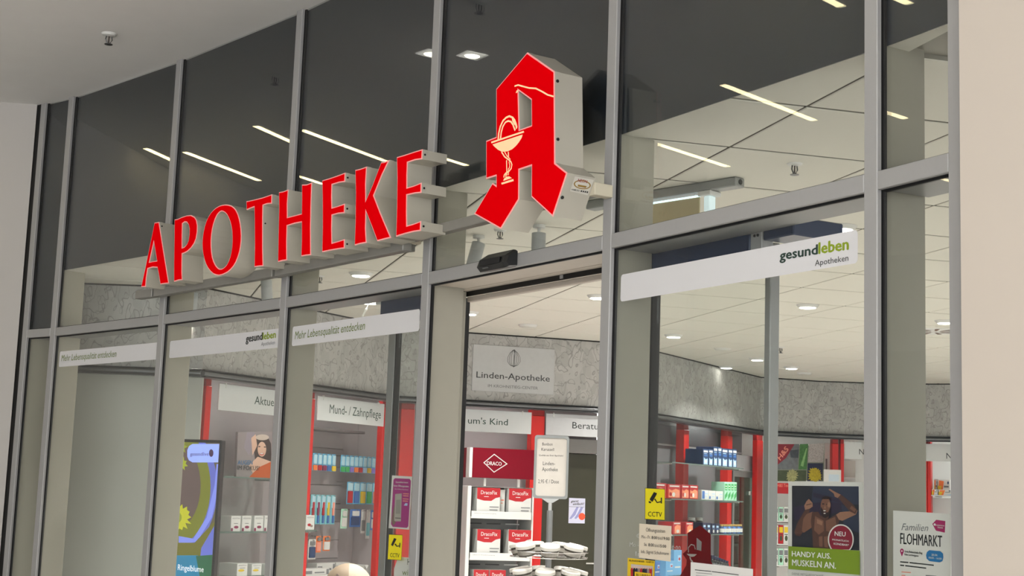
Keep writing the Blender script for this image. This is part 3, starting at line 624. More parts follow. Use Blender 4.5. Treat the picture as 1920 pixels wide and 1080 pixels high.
T.part('hanger', MB().box(q1-.03, q1-.024, -.002, .002, ZI-.05, ZI-.043), M_white)

# ------------------------------------------------------------------ shop interior: signs, posts, shelves
def prect(pl, v, x0, y0, x1, y1):            # pixel box (left x0, top y0, right x1, bottom y1 at the left edge) -> u0,u1,z0,z1
    a, b_, c = pl.uz(x0, y1, v), pl.uz(x0, y0, v), pl.uz(x1, y1, v); return a[0], c[0], a[1], b_[1]
M_hook = mat('white clip', (235, 235, 230), .4)
def hang_sign(pl, u0, u1, label, txts, bm=M_signw):
    T = Thing('department_sign', label, 'sign', pl, (u0, .03, 2.04))
    T.part('board', MB().bbox(u0, u1, .03, .038, 2.04, 2.215, .002), bm)
    for u in (u0+.06, u1-.08): T.part('clip', MB().box(u, u+.008, .026, .041, 2.19, 2.222), M_hook)
    for t, p0, p1, yt, k, m_ in txts:
        b = MB(); a, e, c = pl.uz(*p0, .029), pl.uz(*p1, .029), pl.uz(p0[0], yt, .029)
        b.text(t, a[0], a[0]+(e[0]-a[0])*k, a[1], c[1], .0293); T.part('lettering', b, m_)
    return T
hang_sign(S3, .229, 1.15, 'white shelf sign reading Aktuelles, partly behind a mullion', [('Aktuelles', (477.1, 757.7), (514.4, 760.6), 741.9, 1.5, M_txtg)])
hang_sign(S3, 1.311, 2.16, 'white shelf sign reading Mund- / Zahnpflege', [('Mund- / Zahnpflege', (617.8, 774.4), (714, 783.7), 757.5, 1.0, M_txtg)])
hang_sign(S5, .20, 1.125, "white shelf sign ending in um's Kind", [("um's Kind", (877.4, 793.9), (952, 796.7), 781.9, 1.0, M_txtg)])
hang_sign(S5, 1.247, 1.86, 'white shelf sign beginning Beratu, coloured grey for shade', [('Beratung', (1073.1, 803.1), (1119, 806.3), 790.7, 1.46, M_txt)], mat('shaded white board', (196, 197, 199), .5))  # white board like the others, its shade mixed into a greyer colour
a = prect(S8, .03, 1584, 830, 1618, 862); hang_sign(S8, a[0], S8.len, 'white shelf sign with the letter N beside the twin red posts', [('N', (1611, 852), (1620, 852.5), 841.6, 1.0, M_txt)])
a = prect(S10, .03, 1726, 832, 1770, 866); hang_sign(S10, a[0]-.35, a[0]+.95, 'white shelf sign with the letter N in the narrow last bay', [('N', (1774.5, 860), (1784, 860.3), 849, 1.0, M_txt)])
def post(pl, u0, u1, label, v0=.045, v1=.15, z1=ZCO+.046, m=M_red):
    T = Thing('shelf_post', label, 'post', pl, (u0, v0, 0), 'red shelf posts')
    T.part('shaft', MB().bbox(u0, u1, v0, v1, 0, z1-.09, .003), m); T.part('head', MB().bbox(u0+.002, u1-.002, v0+.006, v1, z1-.09, z1, .002), mat('deep red head', (150, 16, 16), .4))
post(S3, .118, .175, 'red shelf post beside the pale closet and the screen', .045, .095)
post(S3, 1.235, 1.297, 'red shelf post left of the toothbrush wall', .045, .095)
post(S3, 2.168, 2.225, 'red shelf post right of the toothbrush wall', .045, .095)
post(S5, .055, .165, 'red shelf post behind the magenta poster')
post(S5, 1.13, 1.243, 'red shelf post beside the dark red display header')
PV6 = .06
for (x0, x1, y), l in (((1282, 1291.4, 860), 'first red post along the receding glass shelves'), ((1365, 1373, 860), 'second red post along the receding glass shelves'), ((1419, 1430, 900), 'third red post beside the door stile')):
    post(S6, S6.uz(x0, y, PV6)[0], S6.uz(x1, y, PV6)[0], l, PV6, PV6+(.05 if x0 > 1400 else .08))
T = Thing('shelf_valance', 'dark grey band below the cornice behind the red posts', 'panel', S6, (.5, .17, 2.03)); T.part('band', MB().bbox(.5, 3.2, .175, .198, 2.04, 2.225, .003), mat('slate band', (88, 88, 93), .5)); T.part('lower_edge', MB().bbox(.5, 3.2, .170, .1745, 2.04, 2.055, .001), M_alu)
post(S8, .15, .215, 'left one of the twin red posts near the tea display'); post(S8, .235, .272, 'right one of the twin red posts near the tea display')
a0, a1, a2 = (S10.uz(x, 840, .045)[0] for x in (1732, 1738.4, 1745))
post(S10, a0, a1-.002, 'left one of the twin red posts in the narrow last bay'); post(S10, a1+.002, a2, 'right one of the twin red posts in the narrow last bay')
# pale closet
T = Thing('closet', 'tall pale grey closet front below the wallpaper at left', 'closet', S2, (.02, .03, 0))
cu = S2.uz(378, 760, .03)[0]
T.part('door', MB().bbox(-.245, cu, .03, .055, .02, ZCO+.01, .003), M_closet); T.part('frame', MB().bbox(-.30, -.25, .02, .07, 0, ZCO+.0, .003), mat('grey closet frame', (140, 139, 130), .5))
T.part('plinth', MB().bbox(-.245, cu, .035, .06, 0, .018, .002), M_dark)
hk = LB.uz(88, 688, -.02)
T = Thing('coat_hook', 'small grey knob on the beige niche wall', 'hook', LB, (hk[0], 0, hk[1]))
T.part('plate', MB().tube([(hk[0], -.0005, hk[1]), (hk[0], -.006, hk[1])], .014, 12), mat('grey hook', (120, 118, 108), .4)); T.part('knob', MB().tube([(hk[0], -.006, hk[1]), (hk[0], -.02, hk[1]-.004), (hk[0], -.026, hk[1]-.022)], .006, 8), MATS['grey hook'])
# side cheeks that close the shelf recesses
M_cheek = mat('grey cheek', (140, 140, 136), .5)
# glass shelves
def shelf(pl, u0, u1, z, label, v0=.09, v1=.41, glassy=True, m=None):
    T = Thing('glass_shelf' if glassy else 'shelf_board', label, 'shelf', pl, (u0, v0, z), 'shelf boards')
    T.part('board', MB().box(u0, u1, v0, v1, z-.008, z), M_shelfglass if glassy else (m or M_white))
    T.part('front_edge', MB().box(u0, u1, v0-.003, v0-.0005, z-.009, z+.001), mat('green glass edge', (96, 112, 106), .2) if glassy else (m or M_white))
    for u in (u0+.03, u1-.06): T.part('bracket', MB().bbox(u, u+.02, v0+.02, v1, z-.02, z-.0085, .002), mat('pale bracket', (170, 172, 168), .4, .3))
z31 = S3.uz(420, 893, .12)[1]; z32 = S3.uz(450, 996.5, .12)[1]; z33 = z32-.30
shelf(S3, .19, 1.17, z31, 'glass shelf under the eye poster'); shelf(S3, .19, 1.17, z32, 'glass shelf under the white and purple boxes'); shelf(S3, .19, 1.17, z33, 'glass shelf under the white and yellow boxes')
zS = [S6.uz(1330, 872.5, -.19)[1], S6.uz(1330, 937.5, -.19)[1], S6.uz(1330, 1001.5, -.19)[1], S6.uz(1300, 1077, -.19)[1]]
for i, (z, l) in enumerate(zip(zS, ('top glass shelf with dark blue boxes right of the door', 'second glass shelf with red and green boxes right of the door', 'third glass shelf with small blue vials right of the door', 'lowest visible glass shelf right of the door'))): shelf(S6, .6, S6.uz(1393, 940, -.2)[0], z, l, -.2, .055)

# ------------------------------------------------------------------ packaged goods
NOISE = {}
def carton(pl, u0, u1, z0, z1, v, dep, label, group, body, prints, name='medicine_box', side=None):
    T = Thing(name, label, 'box', pl, ((u0+u1)/2, v, z0), group)
    T.part('carton', MB().bbox(u0, u1, v, v+dep, z0+.0005, z1, .0015), body)
    w, h = u1-u0, z1-z0
    for i, (kind, a, c, m_) in enumerate(prints):           # fractions of the front face
        b = MB(); vv = v-.0006-.0003*i
        if kind == 'rect': b.prism([(u0+w*a[0], z0+h*a[1]), (u0+w*c[0], z0+h*a[1]), (u0+w*c[0], z0+h*c[1]), (u0+w*a[0], z0+h*c[1])], vv, vv+.0005)
        elif kind == 'disc': b.disc(u0+w*a[0], z0+h*a[1], w*c[0], h*c[1], vv, vv+.0005, 14)
        elif kind == 'poly': b.prism([(u0+w*p[0], z0+h*p[1]) for p in a], vv, vv+.0005)
        else: b.text(kind, u0+w*a[0], u0+w*c[0], z0+h*a[1], z0+h*c[1], vv, .01)
        T.part('print', b, m_)
    return T
M_bw = mat('white carton', (220, 220, 216), .5, 0, .02, 20); M_purp = mat('plum print', (130, 35, 75), .5); M_gry = mat('grey print', (120, 122, 124), .5)
M_yel = mat('yellow print', (222, 190, 40), .5); M_grn = mat('green print', (60, 165, 90), .5); M_dgr = mat('deep red carton', (176, 24, 34), .45, 0, .05, 20)
M_blu = mat('dark blue carton', (34, 62, 104), .45, 0, .05, 20); M_lbl = mat('pale blue print', (176, 208, 238), .5); M_mbl = mat('mid blue print', (60, 108, 176), .5)
M_org = mat('orange print', (236, 120, 50), .5); M_pnk = mat('pink print', (238, 150, 130), .5); M_mint = mat('mint carton', (176, 226, 200), .5); M_tea = mat('teal card', (120, 196, 206), .45, 0, .05, 30)
M_brn = mat('brown carton', (150, 128, 118), .6, 0, .04, 20)
# row of white and purple boxes
for i, (x0, x1) in enumerate(((432.4, 450.6), (453, 470.6), (475.8, 493.3), (494.8, 512))):
    a = prect(S3, .12, x0, 966.6, x1, 995.7)
    carton(S3, a[0], a[1]-.002, z32, z32+(a[3]-a[2]), .12, .10, '%s white box with purple fruit print from the left on the middle shelf' % ORD[i], 'white and purple boxes', M_bw, [('ADDITIVA', (.1, .80), (.9, .90), M_gry), ('rect', (.02, .02), (.22, .22), M_purp), ('disc', (.55, .28), (.24, .09), M_purp), ('rect', (.3, .5), (.7, .54), M_gry)])
for i, (x0, x1) in enumerate(((443.8, 463.5), (471.5, 490), (497, 515))):
    a = prect(S3, .12, x0, 1056, x1, 1080)
    carton(S3, a[0], a[1]-.002, z33, S3.uz(x0, 1057+i*.6, .12)[1], .12, .16, '%s white box with yellow fruit print from the left on the lower shelf' % ORD[i], 'white and yellow boxes', M_bw, [('ADDITIVA', (.1, .80), (.9, .90), M_gry), ('disc', (.4, .45), (.3, .1), M_yel), ('rect', (.25, .62), (.75, .66), M_gry)])
a = prect(S3, .12, 405, 1056, 413, 1080)
# eye poster on the top shelf
zp = zm(300, 680, 2.7); PV = .2
def QP(pl, v, z, *pts): return [pl.uz(*z(*p), v) for p in pts]
T = Thing('counter_poster', 'small square poster of a smiling woman reading AUGEN IM FOKUS', 'poster', S3, (S3.uz(476, 896, PV)[0], PV, z31))
q = QP(S3, PV, zp, (395, 352), (575, 349), (562, 588), (385, 580)); zb = z31+.001
q[2] = (q[2][0], zb); q[3] = (q[3][0], zb)
T.part('board', MB().prism(q[::-1], PV, PV+.02), mat('poster grey', (146, 136, 138), .5)); T.part('foot', MB().box(q[3][0], q[2][0], PV+.0205, PV+.1, zb, zb+.006), M_white)
def print_part(T, pl, v, z, shapes, name='print'):
    mats, b = [], MB()
    for i, (pts, m_) in enumerate(shapes):
        if m_ not in mats: mats.append(m_)
        b.cm = mats.index(m_); vv = v-.0004-.00012*i
        b.prism(QP(pl, vv, z, *pts), vv, vv+.0001)
    return T.part(name, b, mats)
def ell(cx, cy, rx, ry, n=16, a0=0, a1=360): return [(cx+rx*math.cos(math.radians(a0+(a1-a0)*i/n)), cy+ry*math.sin(math.radians(a0+(a1-a0)*i/n))) for i in range(n if a1-a0 == 360 else n+1)]
M_skin = mat('light skin print', (222, 182, 160), .5); M_hair = mat('dark hair print', (52, 38, 36), .5); M_hat = mat('pale hat print', (206, 190, 178), .5); M_lip = mat('lip print', (196, 70, 70), .5)
print_part(T, S3, PV, zp, [([(440, 352), (480, 352), (470, 420), (450, 470), (425, 430)], mat('lilac grey print', (150, 140, 152), .5)), ([(478, 410), (492, 378), (545, 376), (562, 410), (564, 480), (555, 530), (485, 520), (476, 450)], M_hair), (ell(518, 378, 34, 15, 16), M_hat), ([(462, 382), (484, 362), (492, 420), (468, 470)], M_skin), (ell(516, 438, 22, 38), M_skin), ([(495, 476), (560, 500), (556, 560), (470, 560), (450, 520)], M_skin), ([(470, 560), (500, 530), (565, 500), (560, 586), (450, 582)], mat('orange dress print', (198, 92, 40), .5)), (ell(503, 425, 6, 3), M_hair), (ell(531, 427, 6, 3), M_hair), (ell(515, 462, 12, 7), M_lip), (ell(515, 460, 9, 4), M_bw)], 'photo_print')
b = MB(); b.textpx('AUGEN', S3, PV-.003, zp(393, 516), zp(468, 516), zp(0, 494)[1], .02); T.part('lettering', b, mat('blue print', (40, 110, 160), .5))
b = MB(); b.textpx('IM FOKUS!', S3, PV-.003, zp(391, 542), zp(502, 545), zp(0, 520)[1], .02); T.part('lettering', b, M_txt)
# slat wall of the toothbrush unit
T = Thing('slat_wall', 'taupe slat panel behind the hanging toothbrushes', 'slat panel', S3, (1.30, .40, .6))
z = .60
while z < 1.93:
    T.part('slat', MB().bbox(1.30, 2.16, .40, .416, z, z+.136, .003), M_back); z += .14
T.part('valance', MB().bbox(1.30, 2.16, .20, .39, 1.98, 2.0, .004), mat('taupe valance', (98, 92, 92), .5))
def pack(pl, u0, u1, z0, z1, v, label, group, card, blobs, dep=.012, hook=.16):
    T = Thing('blister_pack', label, 'toothbrush pack', pl, ((u0+u1)/2, v, z0), group); w, h = u1-u0, z1-z0
    T.part('card', MB().prism([(u0, z0), (u1, z0), (u1, z1-.006), (u1-.006, z1), (u0+.006, z1), (u0, z1-.006)], v, v+.0015), card)
    for i, (a, c, m_) in enumerate(blobs):
        T.part('blister' if i == 0 else 'brush', MB().rrect(u0+w*a[0], u0+w*c[0], z0+h*a[1], z0+h*c[1], .006, v-dep*(.5+.25*i), v-.0003), m_)
    um = (u0+u1)/2
    T.part('hook', MB().tube([(um, v-.02, z1-.008), (um, .399, z1-.004)], .003, 6), M_chrome)
cols = [M_org, M_dgr, M_purp, M_mbl, M_yel, M_tea, M_grn, M_grn, mat('violet print', (140, 120, 200), .5), M_org, M_dgr, M_lbl, M_yel, MATS['violet print'], M_org]
M_cyan = mat('cyan card', (96, 178, 216), .4, 0, .12, 60); M_cy2 = mat('pale cyan blister', (186, 226, 238), .2, 0, .1, 80)
RV = .27
ua, ub = S3.uz(585, 882, RV)[0], S3.uz(711, 887, RV)[0]; zt, zb = S3.uz(585, 849, RV)[1], S3.uz(585, 882, RV)[1]
for i in range(15):
    w = (ub-ua)/15; u0 = ua+i*w; v = RV+(.0 if i not in (5,) else .05)
    pack(S3, u0+.003, u0+w-.002, zb, zt, v, '%s pack from the left in the top row of toothbrush packs' % ORD[i], 'top row of toothbrush packs', M_cyan, [((.15, .38), (.85, .92), M_cy2), ((.08, .02), (.92, .32), cols[i])])
ua, ub = S3.uz(649, 940, RV)[0], S3.uz(708, 946, RV)[0]; zt, zb = S3.uz(650, 903, RV)[1], S3.uz(650, 945, RV)[1]
for i, c_ in enumerate((M_dgr, M_mbl, M_yel, M_grn, M_pnk)):
    w = (ub-ua)/5; u0 = ua+i*w
    pack(S3, u0+.004, u0+w-.004, zb, zt, RV, '%s pack from the left in the second row, right of the empty hooks' % ORD[i], 'second row of toothbrush packs', M_cyan, [((.1, .6), (.9, .95), M_cy2), ((.12, .05), (.88, .58), c_)])
ua, ub = S3.uz(580, 985, RV)[0], S3.uz(627, 985, RV)[0]; zt, zb = S3.uz(580, 927, RV)[1], S3.uz(580, 983, RV)[1]
for i, c_ in enumerate((M_dgr, M_purp, M_dgr, M_yel, M_pnk)):
    w = (ub-ua)/5; u0 = ua+i*w
    pack(S3, u0+.003, u0+w-.003, zb, zt, RV, '%s long toothbrush pack from the left beside the red post' % ORD[i], 'long toothbrush packs', M_tea, [((.15, .55), (.85, .97), M_cy2), ((.3, .3), (.7, .75), c_), ((.36, .04), (.64, .3), M_mbl)])
for i, (x0, x1, y1, card, bl, l) in enumerate(((638, 650, 991, M_mint, M_bw, 'white and mint pack hanging left of the blue pack'), (655, 675, 988, M_mbl, M_blu, 'wide dark blue pack in the third row'), (676, 683.5, 1000, M_bw, M_gry, 'slim white pack right of the blue pack'), (685, 692, 1010, M_bw, M_tea, 'longest slim white pack in the third row'), (694, 702, 994, M_mbl, M_bw, 'small blue and white pack beside the right red post'))):
    a = prect(S3, RV-.02, x0, 954+i*.6, x1, y1)
    pack(S3, a[0], a[1], a[2], a[3], RV-.02, l, 'third row of hanging packs', card, [((.12, .1), (.88, .55), bl), ((.2, .62), (.8, .9), M_bw)])
for i, (x0, x1, y0, y1, card, bl, l) in enumerate(((577, 591, 1011, 1049, M_bw, M_blu, 'white and navy pack hanging lowest beside the red post'), (591.5, 601, 1005, 1036, M_org, M_pnk, 'left one of the two orange packs in the lowest row'), (605, 618, 1005, 1033, M_org, M_bw, 'right one of the two orange packs in the lowest row'))):
    a = prect(S3, RV-.02, x0, y0, x1, y1)
    pack(S3, a[0], a[1], a[2], a[3], RV-.02, l, 'lowest row of hanging packs', card, [((.1, .08), (.9, .62), bl), ((.2, .7), (.8, .9), M_gry)])
# small boxes on a bracket on the red post
a = prect(S3, .0, 563.5, 967, 572, 994); zsm = a[2]
shelf(S3, a[0]-.01, S3.uz(590, 995, 0)[0]+.01, zsm, 'small shelf board fixed to the red post', -.01, .044, True)
for i, (x0, x1, l) in enumerate(((563.5, 571.5, 'narrow white box at the left on the post shelf'), (572.5, 588.5, 'white box with berries at the right on the post shelf'))):
    a = prect(S3, .0, x0, 966, x1, 994); carton(S3, a[0], a[1], zsm, zsm+(a[3]-a[2]), -.002, .04, l, 'boxes on the post shelf', M_bw, [('ADDITIVA', (.12, .8), (.88, .9), M_gry), ('disc', (.4, .35), (.2, .1), M_dgr), ('disc', (.65, .28), (.16, .08), M_brn)])
# low shelf of the toothbrush unit
zl = S3.uz(600, 1077, .2)[1]
shelf(S3, 1.31, 2.15, zl, 'low white shelf board under the toothbrushes', .14, .395, False)
for i, (x0, x1, y0, y1, l) in enumerate(((571, 617, 1064, 1076, 'long flat white carton at the left end of the low shelf'), (594, 628, 1054, 1063, 'flat grey and white carton lying behind on the low shelf'), (630, 680, 1055, 1064, 'flat white carton with red corner on the low shelf'), (686, 705, 1064, 1072, 'small white carton at the right end of the low shelf'))):
    v = .16 if i in (0, 3) else .27; a = prect(S3, v, x0, y0, x1, y1)
    u0 = max(a[0], 1.315); carton(S3, u0, min(a[1], 2.14), zl, zl+max(.03, (a[3]-a[2]) if i in (0, 3) else .075), v, .09, l, 'flat cartons on the low shelf', M_bw, [('rect', (.05, .2), (.3, .7), M_gry), ('rect', (.4, .3), (.8, .5), M_gry), ('rect', (.88, .1), (.98, .9), M_dgr if i == 2 else M_gry)])
a = prect(S3, .15, 697, 1037, 706, 1069)
T = Thing('shelf_card', 'small white triangular price card by the right red post', 'card', S3, (a[0], .15, zl)); T.part('card', MB().prism([(a[0], zl+.001), (a[1], zl+.001), (a[1], a[3]), (a[1]-.015, a[3])], .15, .155), M_paper); T.part('foot', MB().box(a[0], a[1], .156, .19, zl+.001, zl+.003), M_paper)

# ------------------------------------------------------------------ name plate on the wallpaper
T = Thing('name_plate', 'grey plaque with leaf logo on the wallpaper over the doorway', 'sign', S5, (.605, -.008, 2.365))
T.part('plate', MB().bbox(.605, 1.292, -.008, -.0005, 2.362, 2.733, .002), mat('grey plate', (196, 197, 197), .5))
zl_ = zm(870, 630, 5.4); M_lg = mat('dark grey print', (66, 68, 70), .6)
b = MB(); b.textpx('Linden-Apotheke', S5, -.0092, zl_(125, 420), zl_(868, 462), zl_(0, 357)[1], .012); T.part('lettering', b, M_lg)
b = MB(); b.textpx('IM KROHNSTIEG-CENTER', S5, -.0092, zl_(242, 517), zl_(748, 543), zl_(0, 488)[1]); T.part('lettering', b, mat('mid grey print', (112, 113, 114), .6))
b = MB(); pxs = .55/ (1404/260*185)
def leafpts(s): return [(505+s*x, y) for x, y in ((3, 140), (38, 170), (62, 215), (64, 260), (40, 295), (-5, 312))]
for s_ in (1, .72, .42, .12): b.ribbon(QP(S5, -.0092, zl_, *[(505+s_*(x-505)*1.0, y) for x, y in leafpts(1)]), .0026, -.0096, -.0092)
for s_ in (1, .72, .42): b.ribbon(QP(S5, -.0092, zl_, *[(505-s_*(x-505)*1.0, y) for x, y in leafpts(1)]), .0026, -.0096, -.0092)
b.ribbon(QP(S5, -.0092, zl_, (514, 137), (508, 200), (502, 318)), .004, -.0096, -.0092)
T.part('leaf_logo', b, M_lg)

# ------------------------------------------------------------------ consulting door behind the doorway
a = prect(S5, .30, 1040, 849, 1160, 1079)
T = Thing('consulting_door', 'dark olive door below the Beratu sign', 'door', S5, (1.26, .30, 0))
T.part('leaf', MB().bbox(1.26, 1.87, .30, .335, .01, a[3], .003), mat('dark olive glass', (58, 58, 46), .25, 0, .15, 1.5)); T.part('lintel', MB().bbox(1.26, 1.87, .24, .40, a[3]+.004, 2.03, .004), mat('grey lintel', (132, 130, 128), .5))
T.part('handle', MB().tube([(1.80, .298, 1.02), (1.80, .25, 1.02), (1.70, .25, 1.02)], .01, 8), M_chrome)
zf = zm(940, 800, 3.858)
T = Thing('poster', 'small poster of two legs with orange dot on the dark olive door', 'poster', S5, (1.5, .298, 1.4))
q = QP(S5, .298, zf, (490, 515), (607, 520), (603, 700), (485, 698)); T.part('sheet', MB().prism(q[::-1], .2975, .2995), mat('lilac white paper', (214, 216, 238), .5, 0, .03))
print_part(T, S5, .2975, zf, [([(545, 580), (560, 580), (535, 640), (505, 668), (492, 665), (515, 630)], mat('lilac leg print', (150, 152, 200), .5)), ([(575, 582), (592, 584), (565, 645), (540, 668), (528, 662), (550, 630)], MATS['lilac leg print']), (ell(583, 650, 24, 26, 14), mat('orange red dot', (226, 84, 50), .5)), ([(490, 577), (600, 580), (600, 583), (490, 580)], M_gry)])
b = MB(); b.textpx('ganz', S5, .2960, zf(502, 547), zf(560, 545), zf(0, 530)[1], .02, .25); T.part('lettering', b, M_txt); b = MB(); b.textpx('einfach!', S5, .2960, zf(518, 568), zf(598, 566), zf(0, 550)[1], .02, .25); T.part('lettering', b, M_txt)

# ------------------------------------------------------------------ dark red bandage display
SD = Pl(S5.w(0, -.55, 0), S5.w(1, -.55, 0)); zd_ = zm(860, 820, 4.153); M_drc = mat('wine red board', (118, 0, 26), .35, 0, .03, spec=.2)
a0, a1 = SD.uz(884, 890, 0)[0], SD.uz(1000, 890, 0)[0]; zb_, zt_ = SD.uz(882, 895, 0)[1], SD.uz(884, 838.8, 0)[1]
T = Thing('display_stand', 'white floor display with dark red header and white diamond logo', 'display', SD, (a0, 0, 0))
T.part('header', MB().bbox(a0, a1, -.02, .0, zb_, zt_, .003), M_drc); T.part('header_edge', MB().bbox(a0-.024, a0-.0005, -.02, .08, zb_, zt_, .003), M_white); T.part('header_side', MB().bbox(a0-.024, a0-.02, .0805, .3, zb_, zt_, .001), M_drc)
b = MB(); dm = QP(SD, -.021, zd_, (192, 197), (277, 128), (381, 207), (275, 275)); dm2 = inset(dm, .006)
b.prism(dm[::-1], -.0215, -.0205, [dm2[::-1]]); b.textpx('DRACO', SD, -.0212, zd_(220, 215), zd_(334, 221), zd_(0, 186)[1], .03); T.part('logo', b, M_bw)
zf1, zf2 = SD.uz(890, 971.7, 0)[1], SD.uz(890, 1050, 0)[1]; zf0 = SD.uz(890, 911, 0)[1]
T.part('side_panel', MB().bbox(a0-.024, a0+.006, -.0, .36, 0, zf0, .003), M_white); T.part('side_panel', MB().bbox(a1-.002, a1+.012, .0, .36, 0, zf0, .003), M_white)
T.part('top', MB().bbox(a0+.007, a1-.011, .2, .36, zf0-.006, zf0, .002), M_white); T.part('back', MB().box(a0+.007, a1-.011, .345, .36, .02, zf0-.007), mat('pale grey back', (170, 170, 168), .5)); T.part('header_pole', MB().bbox(a0+.1, a0+.12, .01, .03, zf0+.0, zb_, .003), M_white); T.part('header_pole', MB().bbox(a1-.12, a1-.1, .01, .03, zf0+.0, zb_, .003), M_white)
zf3 = zf2-(zf1-zf2)
for z in (zf1, zf2, zf3):
    T.part('tray', MB().bbox(a0+.007, a1-.011, -.012, .34, z, z+.01, .002), M_white); lip = T.part('tray_lip', MB().bbox(a0+.007, a1-.011, -.016, -.0125, z, z+.055, .001), M_white)
    T.part('lip_print', MB().text('DRACO Wundversorgung', a0+.03, a0+.2, z+.036, z+.042, -.0165), M_gry, parent=lip)
    for q in range(3): T.part('tray_slot', MB().box(a0+.04+q*.15, a0+.15+q*.15, .20, .204, z-.045, z-.036), M_dark if q < 2 else M_bw)
def draco_box(x0, x1, y0, z, lab):
    a = prect(SD, .002, x0, y0, x1, y0+40); h = SD.uz(x0, y0, .002)[1]-z-.0105
    pr = [('poly', [(0, .62), (.3, .56), (.62, .56), (.8, .66), (1, .70), (1, 1), (0, 1)], 0, M_dgr), ('DracoFix', (.16, .78), (.86, .91), M_bw), ('rect', (.3, .69), (.5, .71), M_bw), ('rect', (.55, .34), (.95, .37), M_gry), ('rect', (.55, .24), (.9, .27), M_gry), ('rect', (.55, .17), (.8, .19), M_gry), ('poly', [(.05, .02), (.1, .12), (.3, .2), (.38, .02)], 0, mat('pale print', (206, 206, 204), .5)), ('rect', (.72, .55), (.92, .61), M_bw)]
    carton(SD, a[0], a[1], z+.0105, z+.0105+h, .002, .14, lab, 'white and red bandage boxes', M_bw, pr, 'bandage_box')
draco_box(893.7, 937, 914, zf1, 'white and red bandage box, upper left in the display'); draco_box(953.4, 995.6, 915.5, zf1, 'white and red bandage box, upper right in the display')
draco_box(893.9, 937.5, 992, zf2, 'white and red bandage box, left on the second tray of the display'); draco_box(952.7, 995.3, 993, zf2, 'white and red bandage box behind the sweet jars, right on the second tray')
draco_box(887, 915, 1068, zf3, 'bandage box at lower left of the display'); draco_box(917, 947, 1068.5, zf3, 'bandage box at lower middle of the display')
a = prect(SD, .05, 936.5, 918, 946, 958); carton(SD, a[0], a[1], zf1+.0105, a[3], .05, .1, 'slim white box between the two upper bandage boxes', 'white and red bandage boxes', M_bw, [('rect', (.2, .6), (.8, .65), M_pnk), ('rect', (.2, .5), (.6, .53), M_pnk)])

# ------------------------------------------------------------------ sweets carousel in the doorway
KY = 9.25; cx_ = ray(1029.5, 1010); KX = cx_.x/cx_.y*KY; KP = Pl((KX, KY), (KX+1, KY+.06))
T = Thing('candy_carousel', 'wire carousel with grey pole and price sign standing in the doorway', 'display', KP, (0, 0, 0))
M_gpole = mat('grey pole', (120, 122, 122), .4, .3)
zt1 = KP.uz(1029, 1034, 0)[1]; zt2 = KP.uz(1029, 1077, 0)[1]; zsb = KP.uz(1029, 935, 0)[1]; zst = KP.uz(1029, 816.5, 0)[1]
T.part('pole', MB().tube([(0, 0, .02), (0, 0, KP.uz(1029, 957, 0)[1])], .019, 14), M_gpole); T.part('base', MB().lathe([(.22, 0), (.22, .012), (.05, .03), (.03, .05)], (0, 0, .001), 24), M_gpole)
T.part('sign_stem', MB().tube([(0, 0, KP.uz(1029, 957, 0)[1]), (0, 0, zsb+.0)], .012, 10), mat('pale grey plastic', (172, 174, 174), .4))
T.part('sign_foot', MB().prism([(-.055, zsb), (.055, zsb), (.015, zsb-.025), (-.015, zsb-.025)], -.012, .012), MATS['pale grey plastic'])
l0, l1 = KP.uz(1001, 880, 0)[0], KP.uz(1065.5, 880, 0)[0]
T.part('sign_frame', MB().rrect(l0, l1, zsb, zst, .016, -.01, .01, [rr(l0+.014, l1-.014, zsb+.016, zst-.016, .014)]), mat('grey sign frame', (132, 135, 135), .4))
sh = T.part('sign_sheet', MB().rrect(l0+.012, l1-.012, zsb+.014, zst-.014, .013, -.004, .004), mat('warm sheet', (196, 190, 182), .6))
zq = zm(940, 800, 3.858); b = MB()
for t, x0, x1, y, h in (('Bonbon', 296, 370, 136, 22), ('Karussell', 290, 381, 174, 22), ('Qualität aus Ihrer Apotheke!', 272, 448, 212, 12), ('Linden-', 300, 388, 278, 27), ('Apotheke', 294, 408, 320, 27), ('2,95 € / Dose', 266, 416, 408, 27)):
    b = MB(); b.textpx(t, KP, -.0046, zq(x0, y), zq(x1, y+ (x1-x0)*.02), zq(0, y-h)[1]); T.part('lettering', b, M_txt, parent=sh)
RR = .245
jar_i = 0
for ti, zt_r in ((0, zt1), (1, zt2-.01), (2, zt2-.17)):
    for r_, dz in ((RR, 0), (RR*.98, -.035), (.1, -.03)):
        T.part('wire_ring', MB().tube([(r_*math.cos(2*math.pi*k/28), r_*math.sin(2*math.pi*k/28), zt_r+dz) for k in range(28)], .0028, 6, True), M_chrome)
    for k in range(7):
        t = 2*math.pi*k/7+.3*ti; T.part('spoke', MB().tube([(.019*math.cos(t), .019*math.sin(t), zt_r-.03), (RR*math.cos(t), RR*math.sin(t), zt_r-.03)], .0025, 6), M_chrome)
M_lid = mat('white lid', (206, 203, 195), .45, 0, .05, 40); M_jar = mat('dark sweets in clear tub', (78, 74, 68), .25, 0, .35, 60)
jl = ['front', 'front right', 'back right', 'back', 'back left', 'front left', 'side']
